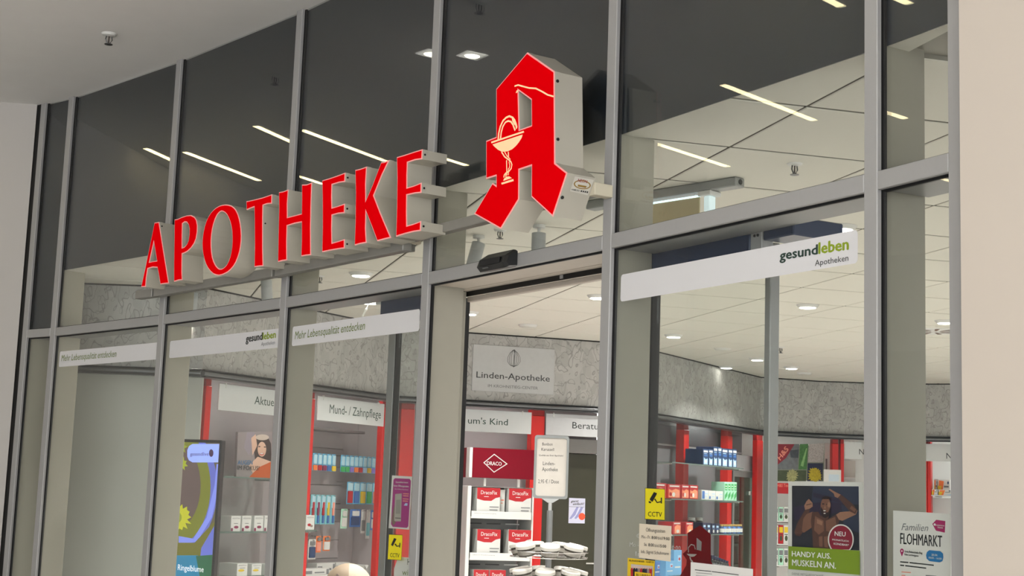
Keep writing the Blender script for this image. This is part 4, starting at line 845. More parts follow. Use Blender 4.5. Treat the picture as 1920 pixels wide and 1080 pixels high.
for ti, zt_r, ph in ((0, zt1, -1.62), (1, zt2-.01, -1.75)):
    for k in range(7):
        t = ph+2*math.pi*k/7; px_, py_ = .175*math.cos(t), .175*math.sin(t)
        J = Thing('candy_jar', 'white lidded sweets tub on the %s ring, %s' % (('upper', 'lower')[ti], ['nearest the viewer', 'first to the right of the nearest', 'second to the right of the nearest', 'rear right', 'rear left', 'second to the left of the nearest', 'first to the left of the nearest'][k]), 'candy tub', KP, (px_, py_, zt_r-.03), 'sweets tubs on the carousel')
        J.part('tub', MB().lathe([(.046, 0), (.05, .004), (.055, .045), (.055, .048)], (px_, py_, zt_r-.026), 18), M_jar, smooth=True)
        J.part('lid', MB().lathe([(.0575, .0485), (.062, .05), (.062, .068), (.058, .073), (.02, .075)], (px_, py_, zt_r-.026), 20), M_lid, smooth=True)
        J.part('label', MB().lathe([(.0535, .012), (.0562, .036)], (px_, py_, zt_r-.026), 18), mat('clear label', (150, 146, 138), .3))
        r3 = Matrix.Rotation(.24, 4, Vector((-math.sin(t), math.cos(t), 0))); J.o.matrix_world = J.o.matrix_world @ r3

# ------------------------------------------------------------------ portrait screen behind the third bay
TY = 8.75; cr_ = ray(412, 900); TX = cr_.x/cr_.y*TY; TD = Vector((.985, -.174)); TP = Pl((TX-TD.x*.42, TY-TD.y*.42), (TX, TY))
zt_ = TP.uz(405, 825, 0)[1]
T = Thing('portrait_screen', 'tall slim advertising screen showing herbal tea with yellow flowers', 'screen', TP, (0, 0, 0))
T.part('body', MB().bbox(0, .42, .0, .06, .25, zt_, .004), M_black); T.part('foot', MB().bbox(.02, .40, -.15, .2, .001, .02, .004), M_black); T.part('neck', MB().bbox(.15, .27, .02, .05, .02, .25, .003), M_black)
s0, s1, z0_, z1_ = .015, .405, .32, zt_-.018
def emis(name, rgb, e=.75): return mat(name, rgb, .3, 0, .08, 9, 0, e)
scr = T.part('screen', MB().box(s0, s1, -.002, -.0002, z0_, z1_), emis('screen brown', (96, 86, 62)))
zt4 = zm(320, 810, 4.0)
def scrclip(pts):                                  # keep the picture inside the screen's edges
    P = [Vector(p) for p in QP(TP, -.002, zt4, *pts)]
    for A, nn in ((Vector((s0, 0)), Vector((1, 0))), (Vector((s1, 0)), Vector((-1, 0))), (Vector((0, z0_)), Vector((0, 1))), (Vector((0, z1_)), Vector((0, -1)))):
        if P: P = clip(P, A, nn)
    return [(p.x, p.y) for p in P]
mats, b = [], MB()
def petal(cx, cy, r0, r1, n, off=0):
    out = []
    for i in range(n*2): rr_ = (r1 if i % 2 == 0 else r0)*random.uniform(.82, 1.1); t = math.pi*i/n+off; out.append((cx+rr_*math.cos(t), cy+rr_*math.sin(t)*1.15))
    return out
art = [(ell(20, 420, 330, 500, 40), emis('screen violet', (96, 104, 190))), (ell(0, 410, 300, 460, 40), emis('screen olive', (112, 116, 22))), (ell(30, 400, 195, 330, 36), emis('screen plum', (92, 74, 70))),
       ([(60, 780), (170, 800), (270, 640), (330, 400), (345, 240), (358, 240), (358, 420), (310, 640), (200, 820), (60, 850)], emis('screen lilac', (128, 140, 232))),
       ([(-60, 830), (180, 830), (300, 700), (360, 640), (360, 950), (-60, 950)], emis('screen moss', (104, 100, 18))), ([(230, 870), (330, 700), (360, 760), (360, 960), (220, 960)], emis('screen blue violet', (100, 110, 200))),
       ([(-80, 925), (200, 925), (330, 985), (330, 1250), (-80, 1250)], emis('screen teal', (24, 120, 160))), ([(190, 930), (330, 920), (330, 1300), (240, 1200)], emis('screen dark green', (30, 92, 60))),
       (petal(60, 640, 76, 105, 15), emis('screen lime', (186, 186, 26))), (ell(50, 640, 34, 42), emis('screen leaf', (140, 150, 24))), (petal(85, 240, 28, 48, 8, .3), emis('screen lime2', (160, 170, 30))), (petal(80, 110, 26, 50, 7), emis('screen leaf', (140, 150, 24)))]
pill = [(365, 90), (165, 90), (140, 105), (126, 135), (126, 185), (138, 212), (165, 228), (365, 228)]
art.append((pill, emis('screen pill', (150, 170, 250), .9)))
for i, (pts, m_) in enumerate(art):
    P = scrclip(pts)
    if len(P) < 3: continue
    if m_ not in mats: mats.append(m_)
    b.cm = mats.index(m_); vv = -.0022-.0002*i; b.prism(P, vv, vv+.00015)
T.part('picture', b, mats, parent=scr)
b = MB(); b.textpx('der Ringelblume', TP, -.0062, zt4(-15, 1030), zt4(246, 1052), zt4(0, 985)[1]); T.part('caption', b, emis('screen white', (245, 245, 250), .9), parent=scr)
b = MB(); b.textpx('gesundlive', TP, -.0062, zt4(146, 178), zt4(284, 178), zt4(0, 150)[1]); b.prism(QP(TP, -.0062, zt4, *ell(304, 158, 17, 29, 16)), -.0062, -.0061); T.part('logo', b, emis('screen dark print', (70, 40, 80), .4), parent=scr)
# ------------------------------------------------------------------ beige dome behind the fourth bay
DP = flat(0, (0, 0)); dy = 8.3; r_ = ray(655, 1056); dx = r_.x/r_.y*dy; dz = EYE+r_.z/r_.y*dy
T = Thing('display_dome', 'beige two tone dome shaped display top behind the fourth bay', 'display', Pl((dx, dy), (dx+1, dy+.1)), (0, 0, 0))
prof = [(.30*math.sin(t)*.45, dz-.135+.135*math.cos(t)) for t in [math.pi/2*k/8 for k in range(9)]][::-1]
b = MB(); seg = 24; vs = []; fs = []
for r0, z in prof: vs += [(r0*math.cos(2*math.pi*k/seg), r0*math.sin(2*math.pi*k/seg), z) for k in range(seg)]
for i in range(len(prof)-1):
    for k in range(seg): fs.append((i*seg+k, i*seg+(k+1) % seg, (i+1)*seg+(k+1) % seg, (i+1)*seg+k))
b.quadmesh(vs, fs); b.mi = [0 if (k % seg) in range(6, 18) else 1 for k in range(len(fs))]
T.part('dome', b, [mat('tan half', (168, 146, 124), .6), mat('ivory half', (206, 192, 170), .6)], smooth=True)
T.part('column', MB().lathe([(.16, 0), (.15, .02), (.13, .05), (.13, dz-.14), (.134, dz-.1355)], (0, 0, .001), 24), M_cream, smooth=True)
T.part('knob', MB().tube([(-.06, -.125, dz-.06), (-.062, -.135, dz-.06)], .008, 8), M_brn)

# ------------------------------------------------------------------ shelf lamps under the fascia
M_led = mat('led tube', (255, 252, 246), .4, 0, 0, 5, 0, 28.0)
for pl, a, c_, l in ((S3, .22, 1.18, 'thin light bar above the first shelf unit'), (S3, 1.32, 2.14, 'thin light bar above the toothbrush wall'), (S5, .22, 1.1, 'thin light bar behind the sign above the display'), (S6, 1.62, 2.4, 'thin light bar above the glass shelves'), (S7, .0, .6, 'thin light bar above the tea display'), (S8, .28, .44, 'short thin light bar beside the twin red posts'), (S10, .1, 1.0, 'thin light bar above the far right shelves')):
    T = Thing('shelf_light', l, 'lamp', pl, (a, .055, ZCO), 'light bars under the fascia')
    T.part('profile', MB().bbox(a, c_, .055, .085, ZCO+.034, ZCO+.0475, .002), M_alu); T.part('tube', MB().box(a+.01, c_-.01, .06, .08, ZCO+.026, ZCO+.0335), M_led)
# ------------------------------------------------------------------ goods on the receding glass shelves
zg = zm(1210, 780, 6.0); GV = -.185
def goods(pl, v, x0, x1, y0, zsh, dep, label, group, body, prints, name='medicine_box'):
    a, c_ = pl.uz(x0, y0, v), pl.uz(x1, y0, v); return carton(pl, a[0], c_[0], zsh+.001, max(a[1], zsh+.03), v, dep, label, group, body, prints, name)
bx = ((650, 711, 370), (714, 763, 372), (768, 815, 346), (818, 860, 348), (863, 930, 362), (934, 982, 368), (984, 1030, 372))
for i, (x0, x1, y) in enumerate(bx):
    goods(S6, GV, zg(x0, 0)[0], zg(x1, 0)[0], zg(0, y)[1], zS[0], .17, '%s dark blue box from the left on the top glass shelf' % ORD[i], 'dark blue boxes', M_blu, [('rect', (.12, .80), (.88, .92), M_bw), ('rect', (.2, .55), (.8, .66), M_mbl), ('poly', [(.15, .04), (.85, .04), (.85, .42), (.5, .36), (.15, .46)], 0, M_lbl), ('disc', (.5, .22), (.2, .1), M_bw), ('rect', (.15, .7), (.7, .74), M_lbl)])
for i, (x0, x1, y) in enumerate(((70, 236, 748), (256, 397, 765), (410, 494, 772), (498, 594, 775))):
    goods(S6, GV, zg(x0, 0)[0], zg(x1, 0)[0], zg(0, y)[1], zS[1], .14, '%s red box with fruit picture from the left on the second glass shelf' % ORD[i], 'red boxes', M_dgr, [('rect', (.12, .82), (.88, .92), M_bw), ('poly', [(.08, .08), (.92, .08), (.92, .6), (.6, .7), (.3, .55), (.08, .66)], 0, mat('salmon print', (240, 150, 110), .5)), ('disc', (.45, .28), (.12, .16), M_bw), ('disc', (.75, .3), (.12, .2), M_pnk), ('disc', (.2, .3), (.1, .14), M_dgr)])
for i, (x0, x1, y) in enumerate(((635, 710, 832), (713, 790, 838), (793, 873, 844))):
    goods(S6, GV, zg(x0, 0)[0], zg(x1, 0)[0], zg(0, y)[1], zS[1], .12, '%s low white and blue box from the left on the second glass shelf' % ORD[i], 'white and blue boxes', M_bw, [('rect', (.08, .1), (.45, .9) if i == 0 else (.3, .4), M_mbl), ('rect', (.5, .6), (.92, .7), M_lbl), ('rect', (.5, .3), (.85, .38), M_lbl)])
for i, (x0, x1, y) in enumerate(((893, 928, 742), (930, 962, 742), (964, 996, 743), (998, 1030, 744))):
    goods(S6, GV, zg(x0, 0)[0], zg(x1, 0)[0], zg(0, y)[1], zS[1], .13, '%s mint green box from the left on the second glass shelf' % ORD[i], 'mint green boxes', M_mint, [('rect', (.1, .55), (.9, .9), M_grn), ('poly', [(.1, .05), (.9, .25), (.9, .5), (.1, .3)], 0, M_grn), ('rect', (.2, .62), (.8, .66), M_bw), ('rect', (.2, .75), (.7, .8), M_bw)])
zh = zm(1210, 920, 6.748)
for i, (x0, x1, y) in enumerate(((352, 452, 395), (512, 606, 398))):
    goods(S6, GV, zh(x0, 0)[0], zh(x1, 0)[0], zh(0, y)[1], zS[2], .14, '%s red box from the left on the third glass shelf' % ORD[i], 'red boxes', M_dgr, [('rect', (.12, .82), (.88, .92), M_bw), ('poly', [(.2, .08), (.92, .08), (.92, .7), (.5, .78), (.2, .6)], 0, MATS['salmon print']), ('disc', (.6, .25), (.18, .14), M_bw)])
def bottle(pl, x, y0, zsh, v, rad, label, group, body, cap, lab=None):
    u, zt = pl.uz(x, y0, v); h = zt-zsh
    T = Thing('bottle', label, 'bottle', pl, (u, v, zsh), group)
    T.part('body', MB().lathe([(rad*.96, .001), (rad, .006), (rad, h*.62), (rad*.8, h*.72), (rad*.55, h*.76), (rad*.55, h*.8)], (u, v, zsh), 14), body, smooth=True)
    T.part('cap', MB().lathe([(rad*.72, h*.8), (rad*.74, h*.82), (rad*.74, h*.98), (rad*.6, h)], (u, v, zsh), 14), cap, smooth=True)
    if lab: T.part('label', MB().lathe([(rad*1.015, h*.15), (rad*1.015, h*.55)], (u, v, zsh), 14), lab)
bottle(S6, zh(587, 0)[0], zh(0, 338)[1], zS[2], .0, .045, 'left one of the two white capped jars on the third glass shelf', 'white capped jars', M_dark, M_bw, M_bw); bottle(S6, zh(680, 0)[0], zh(0, 338)[1], zS[2], .0, .045, 'right one of the two white capped jars on the third glass shelf', 'white capped jars', M_dark, M_bw, M_bw)
M_nav = mat('navy carton', (30, 36, 66), .4, 0, .1, 30)
for i, (x0, x1, y) in enumerate(((726, 778, 405), (780, 832, 408), (842, 888, 415), (890, 942, 418))):
    goods(S6, GV, zh(x0, 0)[0], zh(x1, 0)[0], zh(0, y)[1], zS[2], .1, '%s navy box from the left behind the red decal' % ORD[i], 'navy boxes', M_nav, [('rect', (.2, .6), (.7, .8), M_lbl), ('disc', (.5, .25), (.2, .15), M_bw), ('rect', (.15, .45), (.85, .5), M_mbl)])
M_gold = mat('gold cap', (206, 176, 110), .35, .5)
for i in range(9):
    bottle(S6, zh(962+i*29.5, 0)[0], zh(0, 425)[1], zS[2], GV+.03, .025, '%s small blue vial with gold cap from the left' % ORD[i], 'small blue vials', M_mbl if i % 2 else M_blu, M_gold, M_bw)
for i in range(7):
    bottle(S6, zh(848+i*30, 0)[0], zh(0, 815+i*12)[1], zS[3], GV+.04, .024, '%s dark bottle from the left just above the white notice' % ORD[i], 'dark bottles', M_black, M_nav, M_gry)
for i, (x0, x1, y, m_, l) in enumerate(((118, 190, 905, M_mbl, 'blue box beside the yellow card, left of the tall light blue box'), (262, 362, 890, mat('sky blue carton', (110, 170, 216), .45), 'sky blue box below the opening hours sign'), (364, 462, 755, MATS['sky blue carton'], 'tall sky blue box right of the opening hours sign'))):
    goods(S6, GV, zh(x0, 0)[0], zh(x1, 0)[0], zh(0, y)[1], zS[3], .12, l, 'blue boxes on the lowest shelf', m_, [('rect', (.15, .3), (.85, .36), M_bw), ('rect', (.5, .55), (.85, .8), M_lbl), ('disc', (.7, .65), (.12, .06), M_dgr)])
# framed glass cabinet door
a0, a1 = S6.uz(1374.5, 960, .15)[0], S6.uz(1416, 960, .15)[0]; zt_ = S6.uz(1376, 882, .15)[1]
T = Thing('cabinet', 'grey framed glass cabinet between the second and third red posts', 'cabinet', S6, (a0, .148, 0))
M_fr = mat('grey cabinet frame', (150, 152, 152), .4, .3)
for x0, x1, z0, z1 in ((a1-.07, a1, .02, zt_), (a0, a0+.03, .02, zt_), (a0+.031, a1-.071, zt_-.06, zt_), (a0+.031, a1-.071, .02, .1)): T.part('frame', MB().bbox(x0, x1, .148, .16, z0, z1, .002), M_fr)
T.part('pane', MB().box(a0+.031, a1-.071, .152, .156, .1, zt_-.06), glass('cabinet glass', (.55, .62, .56, 1), 1.4)); T.part('top_panel', MB().bbox(a0, a1, .148, .162, zt_+.004, zt_+.16, .003), mat('light grey panel', (186, 186, 190), .5))
u_, z_ = S6.uz(1408, 925, .14); T.part('handle', MB().bbox(u_-.05, u_+.03, .128, .1475, z_-.02, z_+.02, .004), M_white)
# ------------------------------------------------------------------ tea display and far right shelves
zt5 = zm(1440, 810, 9.816); TV = .0
T = Thing('tea_display', 'tea display panel with red corner and herb pictures', 'display', S7, (0, .02, 0))
q = QP(S7, .02, zt5, (120, 215), (1040, 205), (1000, 905), (120, 905)); zbt = q[2][1]
T.part('panel', MB().bbox(q[0][0], q[1][0], .02, .04, zbt, q[0][1], .002), mat('tea panel', (120, 124, 110), .5)); T.part('bracket', MB().bbox(q[0][0]+.1, q[0][0]+.14, .041, .415, q[0][1]-.06, q[0][1]-.02, .003), M_white)
M_seed = mat('seed print', (168, 160, 158), .6, 0, .75, 90); M_leaf = mat('herb print', (66, 112, 60), .6, 0, .6, 40); M_yfl = mat('yellow blossom print', (176, 158, 36), .6, 0, .6, 50); M_cfl = mat('cream blossom print', (150, 148, 100), .6, 0, .7, 45); M_tg = mat('slate print', (104, 108, 112), .6, 0, .5, 25); M_dgn = mat('dark herb print', (62, 72, 48), .6, 0, .5, 30); M_win = mat('wine print', (132, 28, 46), .5)
print_part(T, S7, .0195, zt5, [([(130, 222), (575, 222), (550, 690), (130, 690)], M_tg), ([(130, 222), (490, 222), (330, 480), (130, 640)], M_win), ([(400, 340), (570, 320), (560, 480), (420, 470)], mat('dark slate print', (66, 72, 80), .6, 0, .4, 30)), ([(590, 222), (740, 220), (712, 690), (560, 690)], M_leaf), ([(755, 218), (1035, 212), (1018, 555), (735, 558)], M_seed), ([(130, 705), (705, 705), (700, 905), (130, 905)], M_dgn), (petal(440, 800, 88, 118, 17), M_cfl), ([(730, 575), (1015, 575), (1000, 900), (720, 905)], M_nav), (petal(870, 790, 108, 140, 19), M_yfl), ([(600, 620), (700, 300), (720, 300), (650, 640)], mat('pale herb print', (128, 170, 110), .6, 0, .3, 40))], 'herb_print')
b = MB(); p0, p1 = S7.uz(*zt5(225, 525), .0175), S7.uz(*zt5(385, 320), .0175); vs, fs = text_geo('H&S', .02); x0, x1 = min(p[0] for p in vs), max(p[0] for p in vs)
ex = Vector((p1[0]-p0[0], p1[1]-p0[1])); L_ = ex.length; ex.normalize(); ey = Vector((-ex.y, ex.x)); b.quadmesh([(p0[0]+ex.x*(x-x0)/(x1-x0)*L_+ey.x*y*.075, .0175, p0[1]+ex.y*(x-x0)/(x1-x0)*L_+ey.y*y*.075) for x, y in vs], fs); T.part('lettering', b, M_pnk)
zb2 = zm(1410, 810, 4.0); q = QP(S7, .02, zb2, (120, 378), (275, 378), (275, 458), (120, 458))
T.part('red_band', MB().bbox(q[0][0], q[1][0], .015, .019, q[3][1], q[0][1], .001), M_dgr); b = MB(); b.textpx('H&S Tee', S7, .0145, zb2(190, 412), zb2(272, 412), zb2(0, 388)[1]); T.part('band_lettering', b, M_pnk)
zz = []
for j, (y0, y1) in enumerate(((545, 668), (680, 840), (855, 1000))):
    zsh = S7.uz(1470, 810+y1/4, .05)[1]
    shelf(S7, S7.uz(1456, 1000, .045)[0], .46, zsh, '%s white tea shelf board beside the green poster' % ('upper', 'middle', 'lower')[j], .045, .3, False)
    for i, (x0, x1, m_) in enumerate(((160, 196, M_bw), (200, 234, M_dgr if j == 1 else M_mint), (238, 274, M_bw), (278, 312, M_mint))):
        a, c_ = S7.uz(zb2(x0, 0)[0], 810+y1/4, .05), S7.uz(zb2(x1, 0)[0], 810+y1/4, .05); zt_ = S7.uz(zb2(x0, 0)[0], 810+(y0+18)/4, .05)[1]
        carton(S7, a[0], c_[0], zsh+.001, zt_, .05, .1, '%s tea carton from the left on the %s tea shelf' % (ORD[i], ('upper', 'middle', 'lower')[j]), 'tea cartons', m_, [('rect', (.1, .6), (.9, .9), M_gry if j != 1 else M_yel), ('disc', (.5, .3), (.3, .15), M_dgn), ('rect', (.15, .48), (.8, .52), M_txt)])
q = prect(S7, .1, 1546, 830, 1562, 882); T = Thing('notice_board', 'tall white board between tea display and twin red posts', 'board', S7, (q[0], .1, .9)); T.part('board', MB().bbox(q[0], q[1], .1, .112, .9, q[3], .003), M_white); T.part('strip', MB().box(q[0]+.01, q[0]+.03, .096, .0995, q[2], q[2]+.12), M_gry); T.part('stand', MB().bbox(q[0]+.02, q[0]+.05, .113, .14, 0, 1.2, .002), M_white)
q = prect(S8, -.15, 1544.5, 880, 1577, 904); T = Thing('price_card', 'white card with faint print before the twin red posts', 'card', S8, (q[0], -.15, .9)); T.part('card', MB().rrect(q[0], q[1], q[2]-.03, q[3], .006, -.15, -.145), M_paper); T.part('print', MB().rrect(q[0]+.05, q[1]-.02, q[2]+.01, q[2]+.08, .004, -.1508, -.1503), mat('faint blue print', (205, 220, 232), .5)); T.part('stand', MB().bbox(q[0]+.06, q[0]+.08, -.1445, -.13, 0, q[2], .002), M_white)
zs8 = S8.uz(1600, 904, .06)[1]; shelf(S8, .28, S8.len, zs8, 'white shelf board right of the twin red posts', .05, .4, False); T = Thing('shelf_riser', 'pale grey riser panel under the N sign', 'panel', S8, (.28, .3, zs8)); T.part('panel', MB().bbox(.28, S8.len, .3, .32, zs8+.001, 2.03, .003), mat('pale taupe panel', (196, 190, 182), .5)); T.part('edge', MB().bbox(.28, S8.len, .28, .299, zs8+.001, zs8+.05, .002), M_white)
zs9 = S10.uz(1746, 928, .06)[1]; shelf(S10, S10.uz(1746, 928, .05)[0]-.0, 1.1, zs9, 'white shelf board with colourful boxes in the narrow last bay', .05, .4, False)
for i, (x0, x1, y0, dz_) in enumerate(((1746, 1757, 898, 0), (1758.5, 1781, 899, 0), (1739, 1758, 917, -1), (1760, 1784, 918, -1))):
    v = .2 if dz_ == 0 else .06; a, c_ = S10.uz(x0, y0, v), S10.uz(x1, y0, v)
    if a[0] < S10.uz(1746, 928, .05)[0]: a = (S10.uz(1746, 928, .05)[0]+.004, a[1])
    carton(S10, a[0], c_[0], zs9+.001, a[1], v, .1, ('tall rainbow striped box at the left rear', 'white box with rainbow corner at the right rear', 'low white box with rainbow edge at the left front', 'low white box with rainbow edge at the right front')[i]+' of the last bay shelf', 'colourful boxes', M_bw, [('poly', [(.0, .0), (.35, .0), (.5, .9), (.1, .95)], 0, M_org), ('poly', [(.0, .0), (.2, .0), (.3, .6), (.0, .6)], 0, M_yel), ('disc', (.85, .8), (.07, .1), M_blu), ('rect', (.5, .5), (.9, .62), M_gry), ('poly', [(.5, 0), (1, 0), (1, .22), (.7, .12)], 0, M_lbl)])
q = prect(S10, .16, 1725.5, 905, 1733, 927); carton(S10, q[0], q[1], q[2], q[3], .16, .1, 'dark blue box left of the twin red posts in the last bay', 'colourful boxes', M_blu, [('rect', (.1, .55), (.9, .6), M_bw), ('rect', (.1, .3), (.9, .4), M_mbl)])
T = Thing('shelf_riser', 'pale panel under the colourful boxes in the last bay', 'panel', S10, (.3, .3, .5)); T.part('panel', MB().bbox(S10.uz(1747, 940, .3)[0], 1.1, .3, .32, .5, zs9-.025, .003), M_signw); T.part('edge', MB().bbox(S10.uz(1747, 940, .3)[0], 1.1, .285, .299, .5, .54, .002), M_white)

# ------------------------------------------------------------------ films and posters on the glass
GF = .0188                                                # outer face of the panes is at .019
def film(k, name, label, u0, u1, z0, z1, r=.012, m=M_strip, v=GF):
    pl = BAY[k]; T = Thing(name, label, 'sticker', pl, (u0, v, z0)); T.sheet = T.part('sheet', MB().rrect(u0, u1, z0, z1, r, v-.0003, v), m); return T
def words(T, pl, t, p0, p1, ytop, m_, v, bold=0.0, shear=0.0, name='lettering'):
    b = MB(); b.textpx(t, pl, v, p0, p1, ytop, bold, shear); return T.part(name, b, m_)
z0, z1 = 2.2215, 2.3155; VT = GF-.0011
for k, u0, u1, nm in ((1, .049, 1.18, 'white strip reading Mehr Lebensqualität entdecken on the second bay'), (2, .062, 1.176, 'white strip with short black and green logo on the third bay'), (3, .053, 1.15, 'white strip reading Mehr Lebensqualität entdecken on the fourth bay'), (5, .04, 1.183, 'long white strip with large black and green logo on the sixth bay')):
    T = film(k, 'window_strip', nm, u0, u1, z0, z1); pl = BAY[k]
    if k == 1: words(T, pl, 'Mehr Lebensqualität entdecken', (114.7, 677.3), (218, 668.8), 665.5, M_olive, VT, .004, .12)
    if k == 3: words(T, pl, 'Mehr Lebensqualität entdecken', (552.5, 636.3), (684, 617.5), 621.5, M_olive, VT, .004, .12)
    if k == 2:
        words(T, pl, 'gesund', (461, 641.5), (491.5, 636.8), 628, M_txt, VT, .06); words(T, pl, 'leben', (492.5, 636.6), (516.5, 633.2), 623.5, M_lime, VT, .06); words(T, pl, 'Apotheken', (489.5, 648.5), (515.5, 645.2), 641.5, M_gry, VT)
    if k == 5:
        z_ = zm(1180, 320, 4.174); words(T, pl, 'gesund', z_(1178, 700), z_(1472, 652), z_(0, 626)[1], M_txtg if False else mat('deep green print', (34, 58, 50), .6), VT, .06); words(T, pl, 'leben', z_(1482, 650), z_(1714, 616), z_(0, 562)[1], M_lime, VT, .06); words(T, pl, 'Apotheken', z_(1452, 746), z_(1714, 704), z_(0, 700)[1], M_txt, VT, .006)
M_cctv = mat('yellow sticker', (232, 218, 20), .45, 0, .02)
def cctv(k, q4, z, label, cam_pts, txt):
    pl = BAY[k]; T = Thing('cctv_sticker', label, 'sticker', pl, (pl.uz(*z(*q4[3]), GF)[0], GF, pl.uz(*z(*q4[3]), GF)[1]))
    q = QP(pl, GF, z, *q4)[::-1]; T.part('sheet', MB().prism(q, GF-.0003, GF), M_cctv); ih = inset(q, .0016)
    T.part('border', MB().prism(q, GF-.0005, GF-.00032, [ih]), M_black)
    for P_ in cam_pts:
        T.part('camera_icon', MB().prism(QP(pl, VT, z, *P_), VT-.0001, VT), M_black)
    words(T, pl, 'CCTV', z(*txt[0]), z(*txt[1]), z(0, txt[2])[1], M_black, VT, .01)
zc1 = zm(1190, 890, 5.6875)
cctv(5, [(112, 140), (323, 152), (322, 488), (110, 476)], zc1, 'yellow CCTV sticker on the sixth bay above the opening hours', [[(160, 262), (205, 185), (238, 198), (232, 215), (190, 290), (168, 275)], [(150, 280), (178, 290), (172, 305), (150, 302)], [(208, 262), (220, 255), (242, 292), (280, 282), (281, 293), (238, 304)], [(279, 244), (291, 246), (290, 308), (278, 306)]], ((142, 444), (290, 452), 392))
zc2 = zm(715, 730, 3.086)
cctv(3, [(44, 838), (124, 842), (116, 990), (36, 985)], zc2, 'yellow CCTV sticker on the fourth bay below the magenta poster', [[(56, 900), (74, 860), (88, 866), (66, 908)], [(76, 896), (84, 892), (90, 905), (108, 903), (108, 908), (88, 911)], [(105, 888), (110, 889), (108, 916), (103, 915)]], ((50, 970), (104, 974), 946))
# opening hours note
pl = BAY[5]; zo = zm(1100, 980, 9.6)
T = Thing('opening_hours', 'cream paper with opening hours taped on the sixth bay', 'notice', pl, (pl.uz(*zo(950, 630), GF)[0], GF, pl.uz(*zo(950, 630), GF)[1]))
T.part('sheet', MB().prism(QP(pl, GF, zo, (942, 630), (1512, 702), (1527, 62), (948, 15)), GF-.0003, GF), M_cream)
T.part('tape', MB().prism(QP(pl, GF, zo, (1518, 240), (1560, 240), (1522, 195)), GF-.0006, GF-.0004), mat('clear tape', (205, 200, 188), .3))
for t, x0, x1, y0, y1, yt, bo in (('Öffnungszeiten', 1065, 1410, 160, 183, 95, 0), ('Mo.- Fr.', 985, 1150, 278, 288, 222, 0), ('8:00', 1168, 1265, 292, 300, 238, .03), ('bis', 1280, 1345, 302, 306, 248, 0), ('19:00', 1358, 1492, 308, 320, 252, .03), ('Sa.', 1032, 1085, 416, 420, 362, 0), ('8:00', 1110, 1208, 425, 432, 368, .03), ('bis', 1224, 1285, 436, 440, 380, 0), ('15:00', 1300, 1430, 442, 454, 388, .03), ('Inh. Sigrid Schuhmann', 978, 1478, 545, 585, 488, 0)):
    words(T, pl, t, zo(x0, y0), zo(x1, y1), zo(0, yt)[1], M_txt, VT, bo)
T = Thing('etched_lettering', 'pale etched opening times on the glass partly under the cream paper', 'lettering', pl, (.1, GF, 1.4)); M_etch = mat('pale etched film', (176, 176, 172), .6)
for t, x0, x1, y, yt in (('O', 897, 985, 275, 192), ('Mo -', 772, 940, 430, 345), ('In', 878, 985, 600, 515), ('0:00', 1532, 1690, 490, 412)): words(T, pl, t, zo(x0, y), zo(x1, y+8), zo(0, yt)[1], M_etch, .01888)
T = Thing('event_card', 'yellow card with group photo at the bottom of the sixth bay', 'poster', pl, (pl.uz(*zo(740, 900), GF)[0], GF, 1.2))
q = QP(pl, GF, zo, (740, 632), (1225, 690), (1205, 1350), (728, 1290)); T.part('sheet', MB().prism(q[::-1], GF-.0003, GF), mat('warm yellow card', (226, 190, 32), .5))
sh = [([(800, 745), (1195, 785), (1185, 1000), (790, 975)], mat('photo grey', (196, 186, 180), .5))]
for i in range(9):
    x = 815+i*42; sh += [([(x-22, 985), (x-24, 850), (x-10, 812), (x+12, 814), (x+24, 855), (x+20, 990)], (M_dgr, M_black, M_nav, M_brn)[i % 4]), (ell(x, 795+i*3, 13, 20, 10), M_skin)]
sh.append(([(865, 880), (1155, 915), (1150, 1100), (860, 1060)], MATS['warm yellow card'])); print_part(T, pl, VT, zo, sh, 'group_photo')
words(T, pl, 'BLANKENESER · KARTE', zo(765, 695), zo(1205, 730), zo(0, 665)[1], M_black, VT-.0001, .02)
words(T, pl, 'BLUMEN', zo(890, 965), zo(1130, 985), zo(0, 915)[1], M_black, VT-.003, .02)
# dark red A decal
zr = zm(1160, 960, 6.0)
T = Thing('pharmacy_decal', 'dark red pharmacy A decal with chalice on the sixth bay glass', 'sticker', pl, (pl.uz(*zr(900, 700), .0276)[0], .0276, 1.2))
V3 = .0272
hole = [(875, 288), (933, 335), (928, 438), (875, 425)]
T.part('decal', MB().prism(QP(pl, V3, zr, (775, 235), (915, 150), (1035, 250), (1035, 560), (1100, 640), (1010, 900), (880, 760), (800, 900), (640, 800), (760, 600), (765, 540), (720, 470), (775, 420)), V3+.0002, V3+.0006, [QP(pl, V3, zr, *hole)]), mat('dark red film', (112, 0, 10), .45, spec=.1))
b = MB(); 
T.part('chalice', MB().prism(QP(pl, V3, zr, (765, 470), (880, 475), (850, 500), (820, 505), (790, 495)), V3-.0001, V3+.0001), M_etch); T.part('serpent', MB().ribbon(QP(pl, V3, zr, (785, 455), (785, 400), (815, 365), (850, 375), (862, 420)), .003, V3-.0001, V3+.0001), M_etch); T.part('stem', MB().ribbon(QP(pl, V3, zr, (800, 505), (815, 545), (835, 560)), .005, V3-.0001, V3+.0001), M_etch)
T = Thing('notice', 'white printed notice at the bottom of the sixth bay', 'notice', pl, (pl.uz(*zr(820, 900), GF)[0], GF, 1.1))
q = QP(pl, GF, zr, (812, 562), (1512, 642)); zlo = q[0][1]-.3; T.part('sheet', MB().prism([(q[0][0], zlo), (q[1][0], zlo), (q[1][0], q[1][1]), q[0]], GF-.0003, GF), M_paper)
